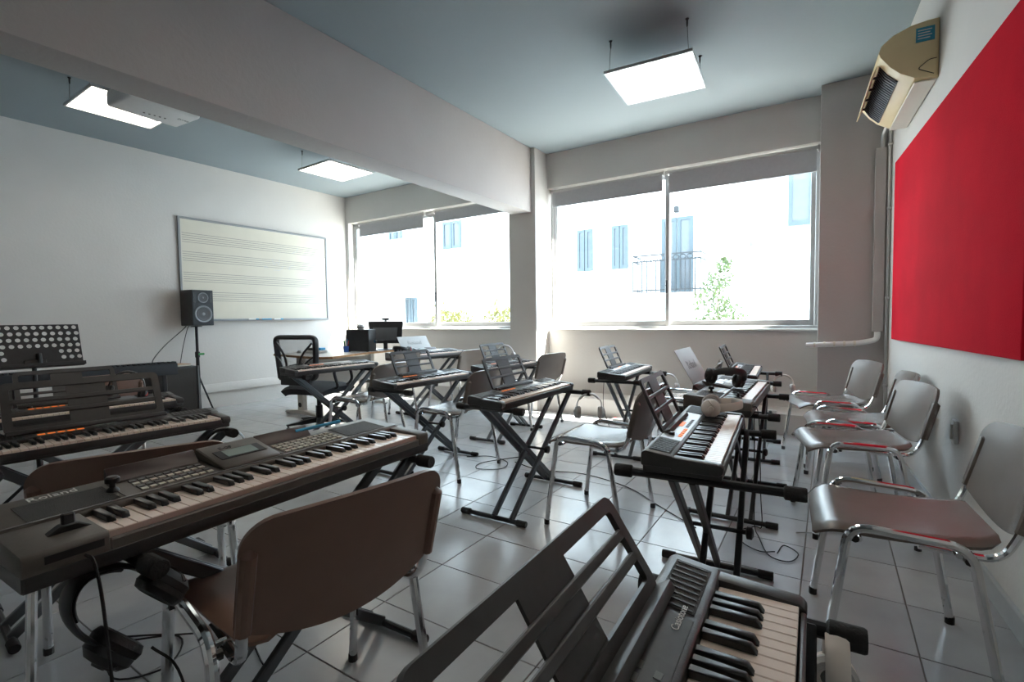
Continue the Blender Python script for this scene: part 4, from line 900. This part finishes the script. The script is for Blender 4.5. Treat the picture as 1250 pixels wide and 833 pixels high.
MB().shell(lambda u, v: ((-0.195+0.39*u)*(0.96+0.06*v), -0.235-0.02*v-0.03*math.sin(math.pi*u), 0.50+0.365*v), 8, 8, 0.002).build('back_mesh', 'seemesh', bk)
for s in (-1, 1):
    MB().tube(smooth([(s*0.19, -0.27, 0.82), (s*0.09, -0.285, 0.70), (s*0.05, -0.29, 0.52)]), 0.010, 6).build('back_brace', 'black', bk)
    MB().tube(smooth([(s*0.20, -0.265, 0.70), (s*0.13, -0.285, 0.64), (s*0.08, -0.29, 0.52)]), 0.008, 6).build('back_brace', 'black', bk)
MB().box((-0.16, -0.275, 0.44), (0.16, -0.235, 0.54), 0.012, 2).build('lumbar_block', 'black', bk)
for s in (-1, 1):
    MB().tube(fillet([(s*0.20, -0.05, 0.40), (s*0.27, -0.06, 0.40), (s*0.265, -0.12, 0.58), (s*0.26, 0.10, 0.60), (s*0.25, 0.15, 0.45), (s*0.20, 0.10, 0.39)], 0.07, 5), 0.013, 8).build('armrest', 'black', t)
MB().box((-0.10, -0.12, 0.335), (0.10, 0.12, 0.375), 0.006, 1).build('seat_mechanism', 'black', t)
MB().tube([(0.08, 0.0, 0.35), (0.24, 0.02, 0.34), (0.25, 0.02, 0.29)], 0.006, 6).build('height_lever', 'black', t)
MB().lathe([(0.030, 0.09), (0.030, 0.22), (0.020, 0.22), (0.020, 0.34)], 14).build('gas_lift', 'black', t)
for k in range(5):
    a = R(72*k+20); l = MB(); l.prism([(0.02, 0.06), (0.27, 0.055), (0.28, 0.07), (0.03, 0.11)], -0.018, 0.018, 'y', 0.004, 1); l = l.build('base_arm', 'black', t, None, (0, 0, a))
    c = MB(); c.lathe([(0.0, -0.012), (0.022, -0.012), (0.024, 0.0), (0.022, 0.012), (0.0, 0.012)], 14, Matrix.Translation((0.262, 0.018, 0.0245)) @ Matrix.Rotation(R(90), 4, 'X')); c.tube([(0.262, 0, 0.02), (0.262, 0, 0.06)], 0.006, 6); c.build('caster', 'rubber', l)

# ------------------------------------------------------------------ small things and cables
t = thing('blue_marker', 'blue pen lying on the panel of the large front workstation keyboard', 'pen', (-1.435, 1.02, 0.7215), 2)
MB().tube([(0, -0.085, 0), (0, 0.06, 0)], 0.0055, 8).build('barrel', 'bluepen', t); MB().tube([(0, 0.0605, 0), (0, 0.09, 0)], 0.006, 8).build('cap', 'bluepen', t)
cord('headphone_cable', 'black headphone cable plugged into the large front workstation keyboard', 'cable', [(-1.130, 0.315, 0.655), (-1.10, 0.318, 0.645), (-1.09, 0.325, 0.55), (-1.085, 0.335, 0.30), (-1.09, 0.35, 0.06), (-1.12, 0.42, 0.006), (-1.30, 0.50, 0.006), (-1.45, 0.42, 0.006)], 0.003)
cord('headphone_cable', 'black cable looping down from the black hanging headphones', 'cable', [(-1.16, 0.42, 0.41), (-1.12, 0.45, 0.36), (-1.10, 0.47, 0.22), (-1.12, 0.50, 0.05), (-1.20, 0.58, 0.006), (-1.50, 0.62, 0.006)], 0.0028)
cord('power_cable', 'thin black cable hanging from the workstation keyboard of the right row', 'cable', [(-0.305, 2.63, 0.63), (-0.285, 2.63, 0.62), (-0.275, 2.64, 0.5), (-0.27, 2.66, 0.2), (-0.265, 2.68, 0.03), (-0.30, 2.72, 0.005), (-0.36, 2.62, 0.005), (-0.33, 2.50, 0.005), (-0.25, 2.44, 0.005), (-0.19, 2.47, 0.005)], 0.0025)
cord('power_cable', 'thin black cable curling beside the front stands of the right row', 'cable', [(-0.34, 2.72, 0.60), (-0.31, 2.72, 0.58), (-0.305, 2.72, 0.2), (-0.30, 2.70, 0.02), (-0.27, 2.60, 0.005), (-0.21, 2.42, 0.005), (-0.13, 2.40, 0.005), (-0.10, 2.50, 0.005), (-0.16, 2.56, 0.005), (-0.18, 2.46, 0.005)], 0.0025)
cord('power_cable', 'black cable running over the floor behind the middle stand', 'cable', [(-1.95, 3.05, 0.005), (-1.7, 2.98, 0.005), (-1.4, 3.05, 0.005), (-1.05, 2.95, 0.005), (-0.8, 2.75, 0.005), (-0.55, 2.55, 0.005)], 0.003)
cord('power_cable', 'black cable looping on the floor left of the middle stand', 'cable', [(-2.35, 2.98, 0.005), (-2.2, 3.08, 0.005), (-2.0, 3.02, 0.005), (-1.95, 2.86, 0.005), (-2.1, 2.78, 0.005), (-2.15, 2.92, 0.005), (-1.95, 3.16, 0.02)], 0.003)
cord('power_cable', 'thin cable along the floor below the window ledge', 'cable', [(-2.75, 4.78, 0.005), (-2.5, 4.66, 0.005), (-2.2, 4.75, 0.005), (-1.95, 4.70, 0.005), (-1.7, 4.78, 0.02)], 0.003)
cord('power_cable', 'thin cable hanging from the keyboard alone at the window', 'cable', [(-1.50, 3.70, 0.60), (-1.53, 3.75, 0.56), (-1.55, 3.80, 0.3), (-1.57, 4.1, 0.02), (-1.65, 4.5, 0.005), (-1.68, 4.72, 0.03)], 0.0025)
cord('speaker_cable', 'black cable hanging from the studio monitor to the stage piano', 'cable', [(-6.36, 2.80, 1.03), (-6.38, 2.76, 0.98), (-6.3, 2.55, 0.82), (-6.1, 2.35, 0.68), (-5.75, 2.20, 0.60)], 0.005)
cord('speaker_cable', 'thin cable hanging from the studio monitor to the black cabinet', 'cable', [(-6.30, 2.81, 1.03), (-6.31, 2.79, 1.0), (-6.27, 2.72, 0.8), (-6.22, 2.66, 0.605)], 0.004)
cord('floor_cable', 'black cable loops on the floor under the large front workstation keyboard', 'cable', [(-2.05, 0.62, 0.005), (-1.85, 0.75, 0.005), (-1.72, 0.66, 0.005), (-1.8, 0.55, 0.005), (-1.95, 0.62, 0.02), (-1.7, 0.86, 0.005), (-1.45, 0.82, 0.005)], 0.003)
cord('wall_cable', 'thin pale cable slanting along the floor behind the wall chairs', 'cable', [(0.43, 3.15, 0.12), (0.36, 3.12, 0.10), (0.20, 2.98, 0.02), (0.0, 2.82, 0.006), (-0.12, 2.74, 0.006)], 0.003, 'alu')
t = thing('power_strip', 'white power strip with a red switch on the floor below the window', 'power strip', (-1.72, 4.78, 0), 8)
MB().box((-0.13, -0.025, 0), (0.13, 0.025, 0.04), 0.006, 2).build('strip_body', 'whitepl', t); MB().box((-0.12, -0.012, 0.04), (-0.09, 0.012, 0.046), 0.002, 1).build('switch', 'redpl', t)
for k in range(3): MB().lathe([(0.0, 0.04), (0.017, 0.04), (0.017, 0.043), (0, 0.043)], 12, Matrix.Translation((-0.04+0.06*k, 0, 0))).build('socket', 'beige', t)
t = thing('plug_adapter', 'white plug adapter standing on the floor strip below the window', 'plug', (-1.68, 4.70, 0.0)); MB().box((-0.025, -0.022, 0), (0.025, 0.022, 0.075), 0.006, 2).build('adapter_case', 'whitepl', t); MB().tube([(0, 0, 0.075), (0.0, 0.0, 0.09)], 0.005, 6).build('strain_relief', 'whitepl', t)
t = thing('power_adapter', 'grey power adapter on the floor behind the middle stand', 'adapter', (-1.95, 3.17, 0.0), 20); MB().box((-0.035, -0.025, 0), (0.035, 0.025, 0.075), 0.006, 2).build('adapter_case', 'gunmetal', t); MB().tube([(0, 0, 0.075), (0.0, 0.0, 0.095)], 0.005, 6).build('strain_relief', 'rubber', t)
t = thing('wall_socket', 'small white socket box low on the window wall ledge', 'socket', (-0.42, 4.972, 0.14), 0)
MB().box((-0.04, -0.02, 0), (0.04, 0.004, 0.08), 0.004, 1).build('socket_plate', 'whitepl', t); MB().lathe([(0.0, 0), (0.02, 0), (0.02, 0.004), (0, 0.004)], 14, Matrix.Translation((0, -0.02, 0.04)) @ Matrix.Rotation(R(90), 4, 'X')).build('socket_well', 'beige', t)
t = thing('wall_bracket', 'small white wall fitting behind the chairs on the right wall', 'fitting', (XR(3.0)-0.014, 3.0, 0.47), 0)
MB().box((-0.002, -0.035, 0), (0.015, 0.035, 0.11), 0.006, 2).build('fitting_plate', 'whitepl', t); MB().box((-0.012, -0.01, 0.02), (-0.002, 0.01, 0.09), 0.003, 1).build('fitting_clip', 'whitepl', t)
